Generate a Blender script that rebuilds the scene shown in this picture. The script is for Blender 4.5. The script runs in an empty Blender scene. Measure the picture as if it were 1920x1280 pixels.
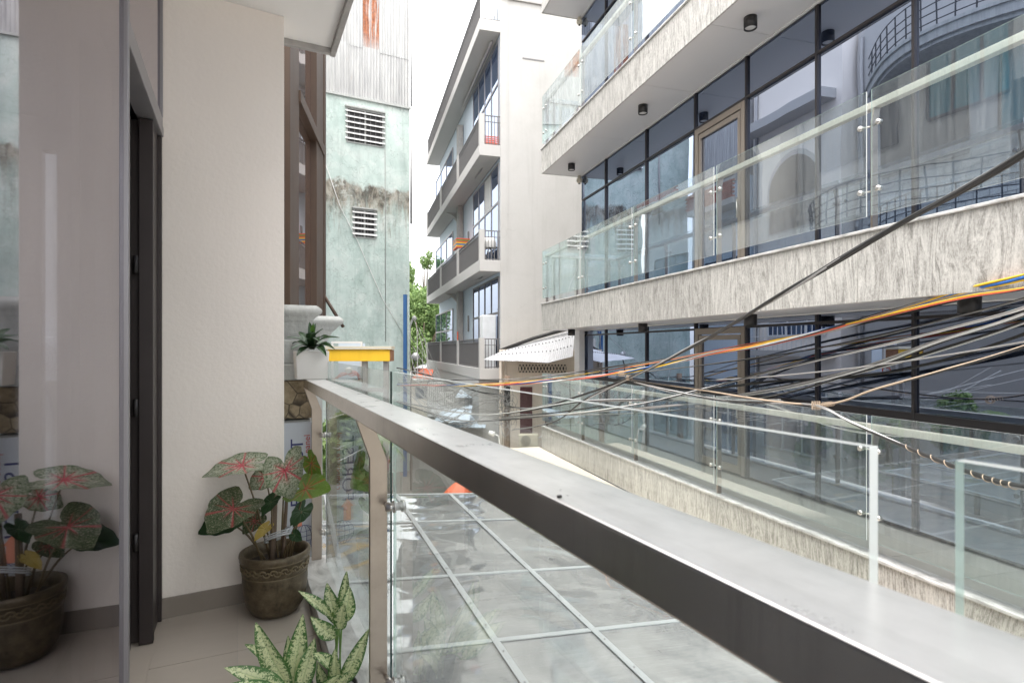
import bpy, math, random
import numpy as np
from mathutils import Vector, Matrix, noise
random.seed(7); np.random.seed(7)
S = bpy.context.scene
COL = S.collection
F = 1066.7      # focal length in photo pixels (1920 wide)
HOR = 652.0     # horizon row
H = 4.75        # camera height above the street

# ------------------------------------------------------------------ camera
cd = bpy.data.cameras.new('camera'); cam = bpy.data.objects.new('camera', cd); COL.objects.link(cam)
cam.location = (0, 0, H); cam.rotation_euler = (math.radians(90), 0, 0)
cd.sensor_width = 36; cd.lens = 36*F/1920; cd.shift_y = (HOR-640)/1920.0
cd.dof.use_dof = True; cd.dof.focus_distance = 5.5; cd.dof.aperture_fstop = 9.0
cd.clip_start = 0.02; cd.clip_end = 1500
S.camera = cam
# ------------------------------------------------------------------ world / sun (overcast)
W = bpy.data.worlds.new('World'); S.world = W; W.use_nodes = True
nt = W.node_tree; nt.nodes.clear()
sky = nt.nodes.new('ShaderNodeTexSky'); sky.sky_type = 'NISHITA'; sky.sun_disc = False
sky.sun_elevation = math.radians(72); sky.sun_rotation = math.radians(205)
sky.dust_density = 4; sky.air_density = 1.0
hs = nt.nodes.new('ShaderNodeHueSaturation'); hs.inputs['Saturation'].default_value = 0.35
nt.links.new(sky.outputs[0], hs.inputs['Color'])
b1 = nt.nodes.new('ShaderNodeBackground'); b1.inputs[1].default_value = 0.05
nt.links.new(hs.outputs[0], b1.inputs[0])
tcw = nt.nodes.new('ShaderNodeTexCoord'); nzw = nt.nodes.new('ShaderNodeTexNoise')
nzw.inputs['Scale'].default_value = 1.6; nzw.inputs['Detail'].default_value = 4
nt.links.new(tcw.outputs['Generated'], nzw.inputs['Vector'])
rpw = nt.nodes.new('ShaderNodeValToRGB')
rpw.color_ramp.elements[0].position = 0.3; rpw.color_ramp.elements[0].color = (0.82, 0.81, 0.80, 1)
rpw.color_ramp.elements[1].position = 0.7; rpw.color_ramp.elements[1].color = (0.94, 0.925, 0.90, 1)
nt.links.new(nzw.outputs['Fac'], rpw.inputs['Fac'])
b2 = nt.nodes.new('ShaderNodeBackground')
nt.links.new(rpw.outputs[0], b2.inputs[0])
# CIE standard overcast sky: luminance rises smoothly as (1 + 2 sin(elevation)) / 3
sxw = nt.nodes.new('ShaderNodeSeparateXYZ'); nt.links.new(tcw.outputs['Generated'], sxw.inputs[0])
mw1 = nt.nodes.new('ShaderNodeMath'); mw1.operation = 'MAXIMUM'; nt.links.new(sxw.outputs[2], mw1.inputs[0]); mw1.inputs[1].default_value = 0
mw2 = nt.nodes.new('ShaderNodeMath'); mw2.operation = 'MULTIPLY_ADD'; nt.links.new(mw1.outputs[0], mw2.inputs[0]); mw2.inputs[1].default_value = 2/3*0.85; mw2.inputs[2].default_value = 1/3*0.85
nt.links.new(mw2.outputs[0], b2.inputs[1])
ad = nt.nodes.new('ShaderNodeAddShader'); wo = nt.nodes.new('ShaderNodeOutputWorld')
nt.links.new(b1.outputs[0], ad.inputs[0]); nt.links.new(b2.outputs[0], ad.inputs[1]); nt.links.new(ad.outputs[0], wo.inputs[0])
sl = bpy.data.lights.new('sun', 'SUN'); so = bpy.data.objects.new('sun', sl); COL.objects.link(so)
sl.energy = 0.5; sl.angle = math.radians(50); sl.color = (1, 0.98, 0.95)
so.rotation_euler = (math.radians(18), 0, math.radians(-25))
S.view_settings.view_transform = 'Standard'; S.view_settings.look = 'None'
S.view_settings.exposure = 2.38; S.view_settings.gamma = 1; S.view_settings.use_curve_mapping = False
S.render.engine = 'CYCLES'
S.cycles.max_bounces = 12; S.cycles.transparent_max_bounces = 32; S.cycles.glossy_bounces = 5; S.cycles.diffuse_bounces = 5

# ------------------------------------------------------------------ helpers
class Frame:
    """local x = across, y = along a street direction whose vanishing point sits at column vpx"""
    def __init__(s, vpx=None):
        if vpx is None: s.d = (0, 1)
        else:
            L = math.hypot(vpx-960, F); s.d = ((vpx-960)/L, F/L)
        s.n = (s.d[1], -s.d[0]); s.ang = math.atan2(s.n[1], s.n[0])
    def w(s, a, t): return (a*s.n[0]+t*s.d[0], a*s.n[1]+t*s.d[1])
    def inv(s, X, Y): return (X*s.n[0]+Y*s.n[1], X*s.d[0]+Y*s.d[1])
    def t_at(s, px, a):
        q = (px-960)/F
        return a*(q*s.n[1]-s.n[0])/(s.d[0]-q*s.d[1])
    def depth(s, a, t): return a*s.n[1]+t*s.d[1]
    def t_of_depth(s, a, Y): return (Y-a*s.n[1])/s.d[1]
    def pix(s, px, py, Y):
        a, t = s.inv((px-960)/F*Y, Y); return (a, t, H-(py-HOR)*Y/F)
def P(px, py, Y): return Vector(((px-960)/F*Y, Y, H-(py-HOR)*Y/F))
def zp(py, Y): return H-(py-HOR)*Y/F
G = Frame(); O = Frame(450); R = Frame(650); Wf = Frame(666); Cn = Frame(555); Mi = Frame(405); By = Frame(770)

class MB:
    def __init__(s): s.v = []; s.f = []; s.m = []; s.sm = []
    def add(s, vs, fs, mi=0, smooth=False):
        o = len(s.v); s.v += [tuple(x) for x in vs]
        for f in fs: s.f.append([i+o for i in f]); s.m.append(mi); s.sm.append(smooth)
        return s
    def box(s, x0, x1, y0, y1, z0, z1, mi=0):
        if x0 > x1: x0, x1 = x1, x0
        if y0 > y1: y0, y1 = y1, y0
        if z0 > z1: z0, z1 = z1, z0
        return s.add([(x0,y0,z0),(x1,y0,z0),(x1,y1,z0),(x0,y1,z0),(x0,y0,z1),(x1,y0,z1),(x1,y1,z1),(x0,y1,z1)],
              [(0,3,2,1),(4,5,6,7),(0,1,5,4),(1,2,6,5),(2,3,7,6),(3,0,4,7)], mi)
    def prism(s, poly, z0, z1, mi=0):
        n = len(poly); ar = sum(poly[i][0]*poly[(i+1)%n][1]-poly[(i+1)%n][0]*poly[i][1] for i in range(n))
        if ar < 0: poly = poly[::-1]
        vs = [(x,y,z0) for x,y in poly]+[(x,y,z1) for x,y in poly]
        fs = [tuple(range(n))[::-1], tuple(range(n,2*n))]+[(i,(i+1)%n,(i+1)%n+n,i+n) for i in range(n)]
        return s.add(vs, fs, mi)
    def prism_xz(s, poly, y0, y1, mi=0):
        n = len(poly)
        vs = [(x,y0,z) for x,z in poly]+[(x,y1,z) for x,z in poly]
        fs = [tuple(range(n)), tuple(range(n,2*n))[::-1]]+[(i,i+n,(i+1)%n+n,(i+1)%n) for i in range(n)]
        return s.add(vs, fs, mi)
    def prism_yz(s, poly, x0, x1, mi=0):
        n = len(poly)
        vs = [(x0,y,z) for y,z in poly]+[(x1,y,z) for y,z in poly]
        fs = [tuple(range(n))[::-1], tuple(range(n,2*n))]+[(i,(i+1)%n,(i+1)%n+n,i+n) for i in range(n)]
        return s.add(vs, fs, mi)
    def tube(s, pts, r, n=6, mi=0, caps=True):
        pts = [Vector(p) for p in pts]; rs = r if isinstance(r, (list,tuple)) else [r]*len(pts)
        rings = []; up = Vector((0,0,1)); prev = None
        for i, p in enumerate(pts):
            d = (pts[min(i+1,len(pts)-1)]-pts[max(i-1,0)])
            if d.length < 1e-9: d = Vector((0,0,1))
            d.normalize()
            if prev is None: u = d.cross(up if abs(d.z) < .95 else Vector((1,0,0))).normalized()
            else:
                u = prev-d*prev.dot(d); u = u.normalized() if u.length > 1e-6 else d.orthogonal().normalized()
            prev = u; w = d.cross(u)
            rings.append([p+(u*math.cos(k*2*math.pi/n)+w*math.sin(k*2*math.pi/n))*rs[i] for k in range(n)])
        vs = [v for rg in rings for v in rg]; fs = []
        for i in range(len(pts)-1):
            for k in range(n):
                a = i*n+k; b = i*n+(k+1)%n; fs.append((a,b,b+n,a+n))
        if caps: fs.append(tuple(range(n))[::-1]); fs.append(tuple(range((len(pts)-1)*n,len(pts)*n)))
        return s.add(vs, fs, mi, True)
    def lathe(s, prof, cx=0, cy=0, n=32, mi=0):
        vs = []; fs = []
        for r, z in prof:
            for k in range(n):
                an = k*2*math.pi/n; vs.append((cx+r*math.cos(an), cy+r*math.sin(an), z))
        for i in range(len(prof)-1):
            for k in range(n):
                a = i*n+k; b = i*n+(k+1)%n; fs.append((a,b,b+n,a+n))
        return s.add(vs, fs, mi, True)
    def mesh(s, name, mats, off=(0,0,0)):
        me = bpy.data.meshes.new(name)
        me.from_pydata([(x-off[0],y-off[1],z-off[2]) for x,y,z in s.v], [], s.f)
        for m in (mats if isinstance(mats,(list,tuple)) else [mats]): me.materials.append(m)
        me.polygons.foreach_set('material_index', s.m); me.polygons.foreach_set('use_smooth', s.sm)
        me.update(); return me

def tag(o, label=None, cat=None, group=None, kind=None):
    if label: o['label'] = label
    if cat: o['category'] = cat
    if group: o['group'] = group
    if kind: o['kind'] = kind
    return o
def bevel(o, w=.003, seg=2):
    m = o.modifiers.new('bevel','BEVEL'); m.width = w; m.segments = seg; m.limit_method = 'ANGLE'; m.angle_limit = math.radians(40); return o
class Thing:
    def __init__(s, name, label, cat, fr=G, loc=(0,0,0), group=None, kind=None):
        s.fr = fr; s.loc = loc
        o = bpy.data.objects.new(name, None); COL.objects.link(o); o.empty_display_size = .2
        X, Y = fr.w(loc[0], loc[1]); o.location = (X, Y, loc[2]); o.rotation_euler = (0,0,fr.ang)
        tag(o, label, cat, group, kind); s.o = o
    def part(s, name, mb, mats, parent=None, bev=0, label=None, kind=None):
        me = mb.mesh(name, mats, s.loc); o = bpy.data.objects.new(name, me); COL.objects.link(o)
        o.parent = parent or s.o
        if bev: bevel(o, bev)
        if label: o['label'] = label
        if kind: o['kind'] = kind
        return o
    def inst(s, name, me, loc, parent=None, rot=(0,0,0), scale=None, world_off=True):
        """piece sharing mesh data; loc in frame coordinates"""
        o = bpy.data.objects.new(name, me); COL.objects.link(o); o.parent = parent or s.o
        o.location = (loc[0]-s.loc[0], loc[1]-s.loc[1], loc[2]-s.loc[2]); o.rotation_euler = rot
        if scale: o.scale = scale
        return o
def single(name, mb, mats, label, cat, fr=G, loc=(0,0,0), group=None, kind=None, bev=0):
    me = mb.mesh(name, mats, loc); o = bpy.data.objects.new(name, me); COL.objects.link(o)
    X, Y = fr.w(loc[0], loc[1]); o.location = (X,Y,loc[2]); o.rotation_euler = (0,0,fr.ang)
    tag(o, label, cat, group, kind)
    if bev: bevel(o, bev)
    return o

# ------------------------------------------------------------------ materials
class NT:
    def __init__(s, name):
        s.m = bpy.data.materials.new(name); s.m.use_nodes = True; s.t = s.m.node_tree; s.t.nodes.clear()
        s.out = s.n('OutputMaterial')
    def n(s, typ, **k):
        x = s.t.nodes.new('ShaderNode'+typ)
        for a, b in k.items(): setattr(x, a, b)
        return x
    def l(s, a, b): s.t.links.new(a, b)
    def setv(s, sock, v):
        if hasattr(v, 'is_output'): s.l(v, sock)
        else: sock.default_value = v if not isinstance(v, tuple) or len(v) != 3 or sock.type != 'RGBA' else (*v, 1)
    def coord(s, scale=(1,1,1), kind='Object', rnd=0.0):
        tc = s.n('TexCoord'); v = tc.outputs[kind]
        if rnd:
            oi = s.n('ObjectInfo'); mu = s.n('Math', operation='MULTIPLY'); s.l(oi.outputs['Random'], mu.inputs[0]); mu.inputs[1].default_value = rnd
            cb = s.n('CombineXYZ'); [s.l(mu.outputs[0], cb.inputs[i]) for i in range(3)]
            va = s.n('VectorMath', operation='ADD'); s.l(v, va.inputs[0]); s.l(cb.outputs[0], va.inputs[1]); v = va.outputs[0]
        mp = s.n('Mapping'); mp.inputs['Scale'].default_value = scale; s.l(v, mp.inputs['Vector']); return mp.outputs[0]
    def noise(s, vec, scale=5, detail=4, rough=.55, dist=0.0):
        x = s.n('TexNoise'); s.l(vec, x.inputs['Vector']); x.inputs['Scale'].default_value = scale
        x.inputs['Detail'].default_value = detail; x.inputs['Roughness'].default_value = rough; x.inputs['Distortion'].default_value = dist
        return x.outputs['Fac']
    def ramp(s, fac, stops, interp='LINEAR'):
        r = s.n('ValToRGB'); s.l(fac, r.inputs[0]); cr = r.color_ramp; cr.interpolation = interp
        while len(cr.elements) < len(stops): cr.elements.new(.5)
        for e, (p, c) in zip(cr.elements, stops):
            e.position = p; e.color = (*c, 1) if isinstance(c, tuple) else (c,c,c,1)
        return r.outputs[0]
    def mix(s, fac, a, b, blend='MIX'):
        x = s.n('MixRGB', blend_type=blend); s.setv(x.inputs[0], fac); s.setv(x.inputs[1], a); s.setv(x.inputs[2], b); return x.outputs[0]
    def math(s, op, a, b=0.0, clamp=False):
        x = s.n('Math', operation=op); x.use_clamp = clamp; s.setv(x.inputs[0], a); s.setv(x.inputs[1], b); return x.outputs[0]
    def bump(s, h, strength=.3, dist=.01):
        b = s.n('Bump'); s.l(h, b.inputs['Height']); b.inputs['Strength'].default_value = strength; b.inputs['Distance'].default_value = dist; return b.outputs[0]
    def pr(s, col, rough=.6, metal=0.0, normal=None, spec=None, **k):
        p = s.n('BsdfPrincipled'); s.setv(p.inputs['Base Color'], col); s.setv(p.inputs['Roughness'], rough); s.setv(p.inputs['Metallic'], metal)
        if normal is not None: s.l(normal, p.inputs['Normal'])
        if spec is not None: p.inputs['Specular IOR Level'].default_value = spec
        return p.outputs[0]
    def fres(s, ior, normal=None):
        g = s.n('NewGeometry'); f = s.n('Fresnel')
        s.l(s.math('ADD', ior, s.math('MULTIPLY', g.outputs['Backfacing'], 1.0/ior-ior)), f.inputs['IOR'])
        if normal is not None: s.l(normal, f.inputs['Normal'])
        return f.outputs[0]
    def fin(s, sh): s.l(sh, s.out.inputs['Surface']); return s.m
def simple(name, col, rough=.6, metal=0.0, var=.12, scale=4, bump=0.0, bscale=80, stretch=(1,1,1), rnd=3.0, spec=None, streak=0.0, pvar=0.0):
    t = NT(name); v = t.coord(stretch, rnd=rnd)
    nz = t.noise(v, scale, 5, .6)
    c = t.mix(nz, tuple(max(0,x*(1-var)) for x in col), tuple(min(1,x*(1+var)) for x in col))
    if streak:
        v2 = t.coord((9,9,.5), rnd=rnd); s2 = t.ramp(t.noise(v2, 1.5, 5, .65), [(.45,0.0),(.75,1.0)])
        c = t.mix(t.math('MULTIPLY', s2, streak), c, tuple(x*.45 for x in col))
    if pvar:
        oi = t.n('ObjectInfo'); hv = t.n('HueSaturation'); t.l(c, hv.inputs['Color'])
        t.l(t.math('ADD', t.math('MULTIPLY', oi.outputs['Random'], pvar*2), 1-pvar), hv.inputs['Value']); c = hv.outputs[0]
    nm = None
    if bump:
        v3 = t.coord((1,1,1), rnd=rnd); nm = t.bump(t.noise(v3, bscale, 4), bump, .01)
    rr = t.math('ADD', rough-.06, t.math('MULTIPLY', nz, .12))
    return t.fin(t.pr(c, rr, metal, nm, spec))

M = {}
M['plaster'] = simple('warm_white_plaster', (.87,.805,.735), .8, var=.05, scale=1.1, bump=.22, bscale=45, streak=.03)
M['plaster_ext'] = simple('exterior_white_paint', (.48,.468,.45), .85, var=.05, scale=.5, bump=.1, bscale=20, streak=.05)
M['plaster_blue'] = simple('pale_blue_paint_and_shade', (.62,.70,.78), .85, var=.06, scale=.6, streak=.08)
M['cream'] = simple('cream_paint', (.74,.655,.56), .85, var=.08, scale=1.0, bump=.15, bscale=20, streak=.15)
M['soffit'] = simple('soffit_panel', (.66,.645,.64), .38, var=.03, scale=.6)
M['ceiling'] = simple('ceiling_paint', (.86,.84,.81), .8, var=.04, scale=1.2, bump=.06, bscale=30)
M['concrete'] = simple('rough_concrete', (.40,.385,.37), .9, var=.25, scale=6, bump=.5, bscale=40, streak=.3)
M['concrete_lt'] = simple('pale_cast_stone', (.44,.45,.43), .8, var=.2, scale=6, bump=.5, bscale=45, streak=.5)
M['asphalt'] = simple('worn_pale_paving', (.19,.18,.165), .9, var=.3, scale=2.5, bump=.5, bscale=60)
M['baseboard'] = simple('baseboard_tile', (.26,.225,.19), .5, var=.1, scale=8)
M['tile'] = simple('floor_tile', (.47,.415,.355), .32, var=.09, scale=2.2, stretch=(1,5,1), bump=.03, bscale=25, pvar=.04)
M['marble'] = None
M['dark_metal'] = simple('dark_bronze_metal', (.045,.036,.035), .45, .3, var=.15, scale=6)
M['grey_frame'] = simple('grey_aluminium', (.30,.29,.30), .4, .5, var=.06, scale=6)
M['taupe'] = simple('taupe_frame', (.30,.255,.215), .45, .4, var=.06, scale=4)
M['brown_frame'] = simple('brown_window_frame', (.085,.053,.035), .5, .2, var=.25, scale=5, streak=.4)
M['black'] = simple('black_lacquer', (.02,.018,.018), .4, 0)
M['rubber'] = simple('black_cable', (.022,.021,.02), .55, 0, var=.3, scale=8)
M['cab_grey'] = simple('grey_cable', (.30,.29,.28), .6, 0, var=.2, scale=8)
M['cab_tan'] = simple('tan_cable', (.48,.37,.27), .6)
M['cab_white'] = simple('white_cable', (.7,.69,.67), .55)
M['cab_y'] = simple('yellow_cable', (.82,.50,.03), .5); M['cab_r'] = simple('red_cable', (.70,.12,.06), .5)
M['cab_b'] = simple('blue_cable', (.03,.14,.45), .5)
M['mullion'] = simple('facade_mullion', (.045,.04,.042), .4, .4)
M['corr'] = None
M['roofsheet'] = simple('grey_sheet_metal', (.46,.46,.47), .5, .2, var=.12, scale=2, streak=.15)
M['roofblue'] = simple('pale_blue_sheet', (.45,.52,.60), .55, .1, var=.12, scale=2, streak=.2)
M['rail_paint'] = simple('grey_painted_steel', (.17,.165,.165), .55, .3)
M['screen'] = simple('grey_mesh_screen', (.15,.145,.14), .8, 0, var=.2, scale=3)
M['white_plastic'] = simple('white_plastic', (.74,.73,.71), .4, var=.08)
M['beige_plastic'] = simple('beige_plastic', (.58,.53,.42), .5, var=.1)
M['shutter'] = simple('maroon_shutter', (.13,.05,.05), .6, var=.2)
M['wood'] = simple('weathered_wood', (.17,.12,.085), .85, var=.35, scale=8, stretch=(6,6,.6), bump=.5, bscale=30)
M['soil'] = simple('potting_soil', (.035,.025,.018), .95, var=.4, scale=30, bump=1, bscale=80)
M['stem'] = simple('red_green_stem', (.14,.10,.05), .5, var=.3, scale=20)
M['stem_g'] = simple('green_stem', (.16,.28,.07), .5, var=.2, scale=20)
M['whitepot'] = simple('white_ceramic', (.74,.72,.68), .45, var=.03)
M['sign_white'] = simple('composite_sign_board', (.50,.53,.58), .35, var=.07, scale=3, streak=.15)
M['navy'] = simple('navy_print', (.03,.035,.14), .5, var=.02); M['redprint'] = simple('red_print', (.45,.06,.05), .5, var=.02)
M['salmon'] = simple('salmon_plastic', (.75,.28,.18), .5)
M['orange_tarp'] = simple('orange_tarp', (.80,.17,.07), .6, var=.15, scale=6, bump=.4, bscale=12)
M['yellow'] = simple('yellow_sign_paint', (.83,.50,.03), .45, var=.12, scale=3, streak=.12)
M['blue_paint'] = simple('blue_paint', (.03,.11,.27), .5)
M['redbrick'] = simple('red_brick', (.30,.07,.05), .8, var=.25, scale=12, pvar=.2)
M['whitebrick'] = simple('white_brick', (.72,.71,.69), .8, var=.1, scale=4, pvar=.1)
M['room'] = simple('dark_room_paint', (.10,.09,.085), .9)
M['teal'] = simple('teal_glass_panel', (.04,.20,.24), .2, var=.2)
M['rusty'] = simple('rusty_steel', (.25,.12,.06), .9, var=.4, scale=12)
M['steel_dull'] = simple('satin_steel_small', (.55,.53,.50), .33, .9, var=.06)
M['silver'] = simple('silver_paint', (.5,.5,.5), .5, .5)
M['film'] = simple('crinkled_plastic_film', (.62,.64,.66), .25, 0, var=.15, scale=6, bump=1.0, bscale=9)

def m_granite():
    t = NT('streaked_granite'); tc = t.coord((1,1,.13), rnd=40)
    big = t.noise(tc, 1.1, 3, .5, .8)
    va = t.n('VectorMath', operation='ADD'); sc = t.n('VectorMath', operation='SCALE')
    cb = t.n('CombineXYZ'); t.l(big, cb.inputs[1]); t.l(big, cb.inputs[0]); t.l(cb.outputs[0], sc.inputs[0]); sc.inputs['Scale'].default_value = 2.0
    t.l(tc, va.inputs[0]); t.l(sc.outputs[0], va.inputs[1])
    st = t.noise(va.outputs[0], 21, 9, .74, .5)
    fine = t.noise(t.coord((1,1,.45), rnd=40), 70, 3, .8)
    mixf = t.math('ADD', t.math('MULTIPLY', st, .70), t.math('MULTIPLY', fine, .30))
    c = t.ramp(mixf, [(.36,(.16,.153,.14)),(.455,(.32,.305,.28)),(.505,(.43,.415,.385)),(.60,(.58,.56,.52))])
    dirt = t.ramp(t.noise(t.coord((7,7,.6), rnd=20), 1.3, 4), [(.5,0.0),(.8,1.0)])
    c = t.mix(t.math('MULTIPLY', dirt, .22), c, (.24,.225,.20))
    oi = t.n('ObjectInfo'); hv = t.n('HueSaturation'); t.l(c, hv.inputs['Color']); t.l(t.math('ADD', .9, t.math('MULTIPLY', oi.outputs['Random'], .18)), hv.inputs['Value'])
    return t.fin(t.pr(hv.outputs[0], .42, 0, t.bump(mixf, .12, .004)))
M['granite'] = m_granite()
def m_marble():
    t = NT('grey_marble_ledge'); v = t.coord((1,.35,1), rnd=8)
    a = t.noise(v, 11, 8, .65, 1.2); c = t.ramp(a, [(.3,(.26,.25,.24)),(.5,(.50,.49,.47)),(.7,(.68,.67,.65))])
    return t.fin(t.pr(c, .35))
M['marble'] = m_marble()
def m_steel(name, col, rough, var, dust_sheen=False):
    t = NT(name); v = t.coord((260,2.2,260)); a = t.noise(v, 1.0, 4, .6)
    v2 = t.coord((2,2,6)); blot = t.noise(v2, 2.2, 5, .6)
    v3 = t.coord((1,14,.9)); drip = t.ramp(t.noise(v3, 3.5, 5, .7), [(.52,0.0),(.72,1.0)])
    c = t.mix(t.math('MULTIPLY', drip, .35), col, tuple(x*.45 for x in col))
    sp_ = t.ramp(t.noise(t.coord((1,1,1)), 60, 4, .7), [(.66,0.0),(.72,1.0)]); c = t.mix(t.math('MULTIPLY', blot, .25), c, tuple(x*.7 for x in col)); c = t.mix(t.math('MULTIPLY', sp_, .3), c, tuple(x*.5 for x in col))
    rr = t.math('ADD', rough, t.math('MULTIPLY', t.math('SUBTRACT', blot, .5), var))
    met = t.pr(c, rr, .95)
    if not dust_sheen: return t.fin(met)
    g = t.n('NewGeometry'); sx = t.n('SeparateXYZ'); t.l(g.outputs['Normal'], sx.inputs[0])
    # pale layer painted on upward faces, standing in for the bright sky reflection
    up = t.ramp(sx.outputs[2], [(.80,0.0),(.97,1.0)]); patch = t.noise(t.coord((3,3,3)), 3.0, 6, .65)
    sheen_sh = t.pr(t.mix(t.math('MULTIPLY', t.ramp(t.noise(t.coord((9,1.2,9)), 4, 7, .7), [(.5,0.0),(.75,1.0)]), .35), t.mix(patch, (.82,.81,.79), (.91,.90,.88)), (.55,.54,.52)), t.math('ADD', .16, t.math('MULTIPLY', patch, .30)), .25, spec=.8)
    mx = t.n('MixShader'); t.l(t.math('MULTIPLY', up, t.math('ADD', .62, t.math('MULTIPLY', patch, .3)), True), mx.inputs[0]); t.l(met, mx.inputs[1]); t.l(sheen_sh, mx.inputs[2])
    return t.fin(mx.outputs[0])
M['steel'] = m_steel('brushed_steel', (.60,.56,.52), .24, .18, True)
M['steel_post'] = m_steel('brushed_steel_post', (.42,.355,.30), .34, .15)

def m_glass(name, tint=(.93,.98,.96), milky=.03, refl=1.0, ior=1.5, wav=0.0, streak=0.0, milk_col=(.75,.78,.78)):
    t = NT(name)
    nm = None
    if wav:
        nm = t.bump(t.noise(t.coord((1,1,1), rnd=20), 1.4, 1.5), wav, .02)
    fr = t.fres(ior, nm)
    tr = t.n('BsdfTransparent'); tr.inputs[0].default_value = (*tint,1)
    df = t.n('BsdfDiffuse'); df.inputs[0].default_value = (*milk_col,1)
    mk = milky
    if streak:
        sn = t.ramp(t.noise(t.coord((14,14,.7), rnd=30), 2.2, 6, .7), [(.4,0.0),(.7,1.0)])
        mk = t.math('ADD', t.math('MULTIPLY', sn, streak), milky)
    m1 = t.n('MixShader'); t.setv(m1.inputs[0], mk); t.l(tr.outputs[0], m1.inputs[1]); t.l(df.outputs[0], m1.inputs[2])
    gl = t.n('BsdfGlossy'); gl.inputs['Roughness'].default_value = .0; gl.inputs[0].default_value = (.95,.98,1,1)
    if nm: t.l(nm, gl.inputs['Normal'])
    m2 = t.n('MixShader'); t.l(t.math('MULTIPLY', fr, refl, True), m2.inputs[0]); t.l(m1.outputs[0], m2.inputs[1]); t.l(gl.outputs[0], m2.inputs[2])
    return t.fin(m2.outputs[0])
M['glass'] = m_glass('clear_railing_glass', (.955,.98,.97), .015, 1.0)
M['glass_far'] = m_glass('dusty_railing_glass', (.955,.985,.975), .018, 2.3, wav=.08, streak=.07)
def m_edge():
    # ground edge: whitish from outside, green where it is seen through the thickness of the pane
    t = NT('green_glass_edge'); g = t.n('NewGeometry')
    tr = t.n('BsdfTransparent'); tr.inputs[0].default_value = (.70,.88,.83,1)
    p = t.pr((.60,.70,.66), .25); mi = t.n('MixShader'); mi.inputs[0].default_value = .6; t.l(tr.outputs[0], mi.inputs[1]); t.l(p, mi.inputs[2])
    o = t.pr((.78,.81,.79), .25); tr2 = t.n('BsdfTransparent'); tr2.inputs[0].default_value = (.6,.85,.78,1); mo = t.n('MixShader'); mo.inputs[0].default_value = .85; t.l(tr2.outputs[0], mo.inputs[1]); t.l(o, mo.inputs[2])
    mx = t.n('MixShader'); t.l(g.outputs['Backfacing'], mx.inputs[0]); t.l(mo.outputs[0], mx.inputs[1]); t.l(mi.outputs[0], mx.inputs[2]); return t.fin(mx.outputs[0])
M['glass_edge'] = m_edge()
M['glass_edge_dark'] = simple('dark_polished_glass_edge', (.010,.035,.03), .08, var=.3)
M['leaf_green'] = None
M['steel_lt'] = simple('pale_steel_handrail', (.74,.71,.64), .35, .35, var=.06, scale=3)
M['tile_out'] = simple('dusty_outdoor_tile', (.46,.44,.40), .7, var=.14, scale=3, pvar=.06, streak=.1)
def m_mirror(name, body, tint, amount, wav=.25, ior=1.6):
    t = NT(name); nm = t.bump(t.noise(t.coord((1,1,1), rnd=30), .9, 1.5, .4), wav, .02)
    fr = t.fres(ior)
    gl = t.n('BsdfGlossy'); gl.inputs['Roughness'].default_value = .01; gl.inputs[0].default_value = (*tint,1); t.l(nm, gl.inputs['Normal'])
    df = t.n('BsdfDiffuse'); c = t.mix(t.noise(t.coord((1,1,1), rnd=10), 1.5, 2), body, tuple(x*1.8 for x in body)); t.l(c, df.inputs[0])
    mx = t.n('MixShader'); t.l(t.math('ADD', amount, fr, True), mx.inputs[0]); t.l(df.outputs[0], mx.inputs[1]); t.l(gl.outputs[0], mx.inputs[2])
    return t.fin(mx.outputs[0])
M['facade_glass'] = m_mirror('blue_facade_glass', (.008,.012,.024), (.58,.67,.86), .47, wav=.09)
M['blue_window'] = m_mirror('blue_window_glass', (.03,.05,.10), (.55,.62,.75), .30)
M['bay_glass'] = m_mirror('brown_window_glass', (.10,.06,.04), (.85,.82,.85), .30)
def m_doorglass():
    t = NT('tinted_door_glass')
    fr = t.fres(1.6)
    tr = t.n('BsdfTransparent'); tr.inputs[0].default_value = (.66,.71,.78,1)
    gl = t.n('BsdfGlossy'); gl.inputs['Roughness'].default_value = .02; gl.inputs[0].default_value = (.74,.71,.74,1)
    mx = t.n('MixShader'); t.l(t.math('ADD', .24, t.math('MULTIPLY', fr, 1.1), True), mx.inputs[0]); t.l(tr.outputs[0], mx.inputs[1]); t.l(gl.outputs[0], mx.inputs[2])
    return t.fin(mx.outputs[0])
M['door_glass'] = m_doorglass()
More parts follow.
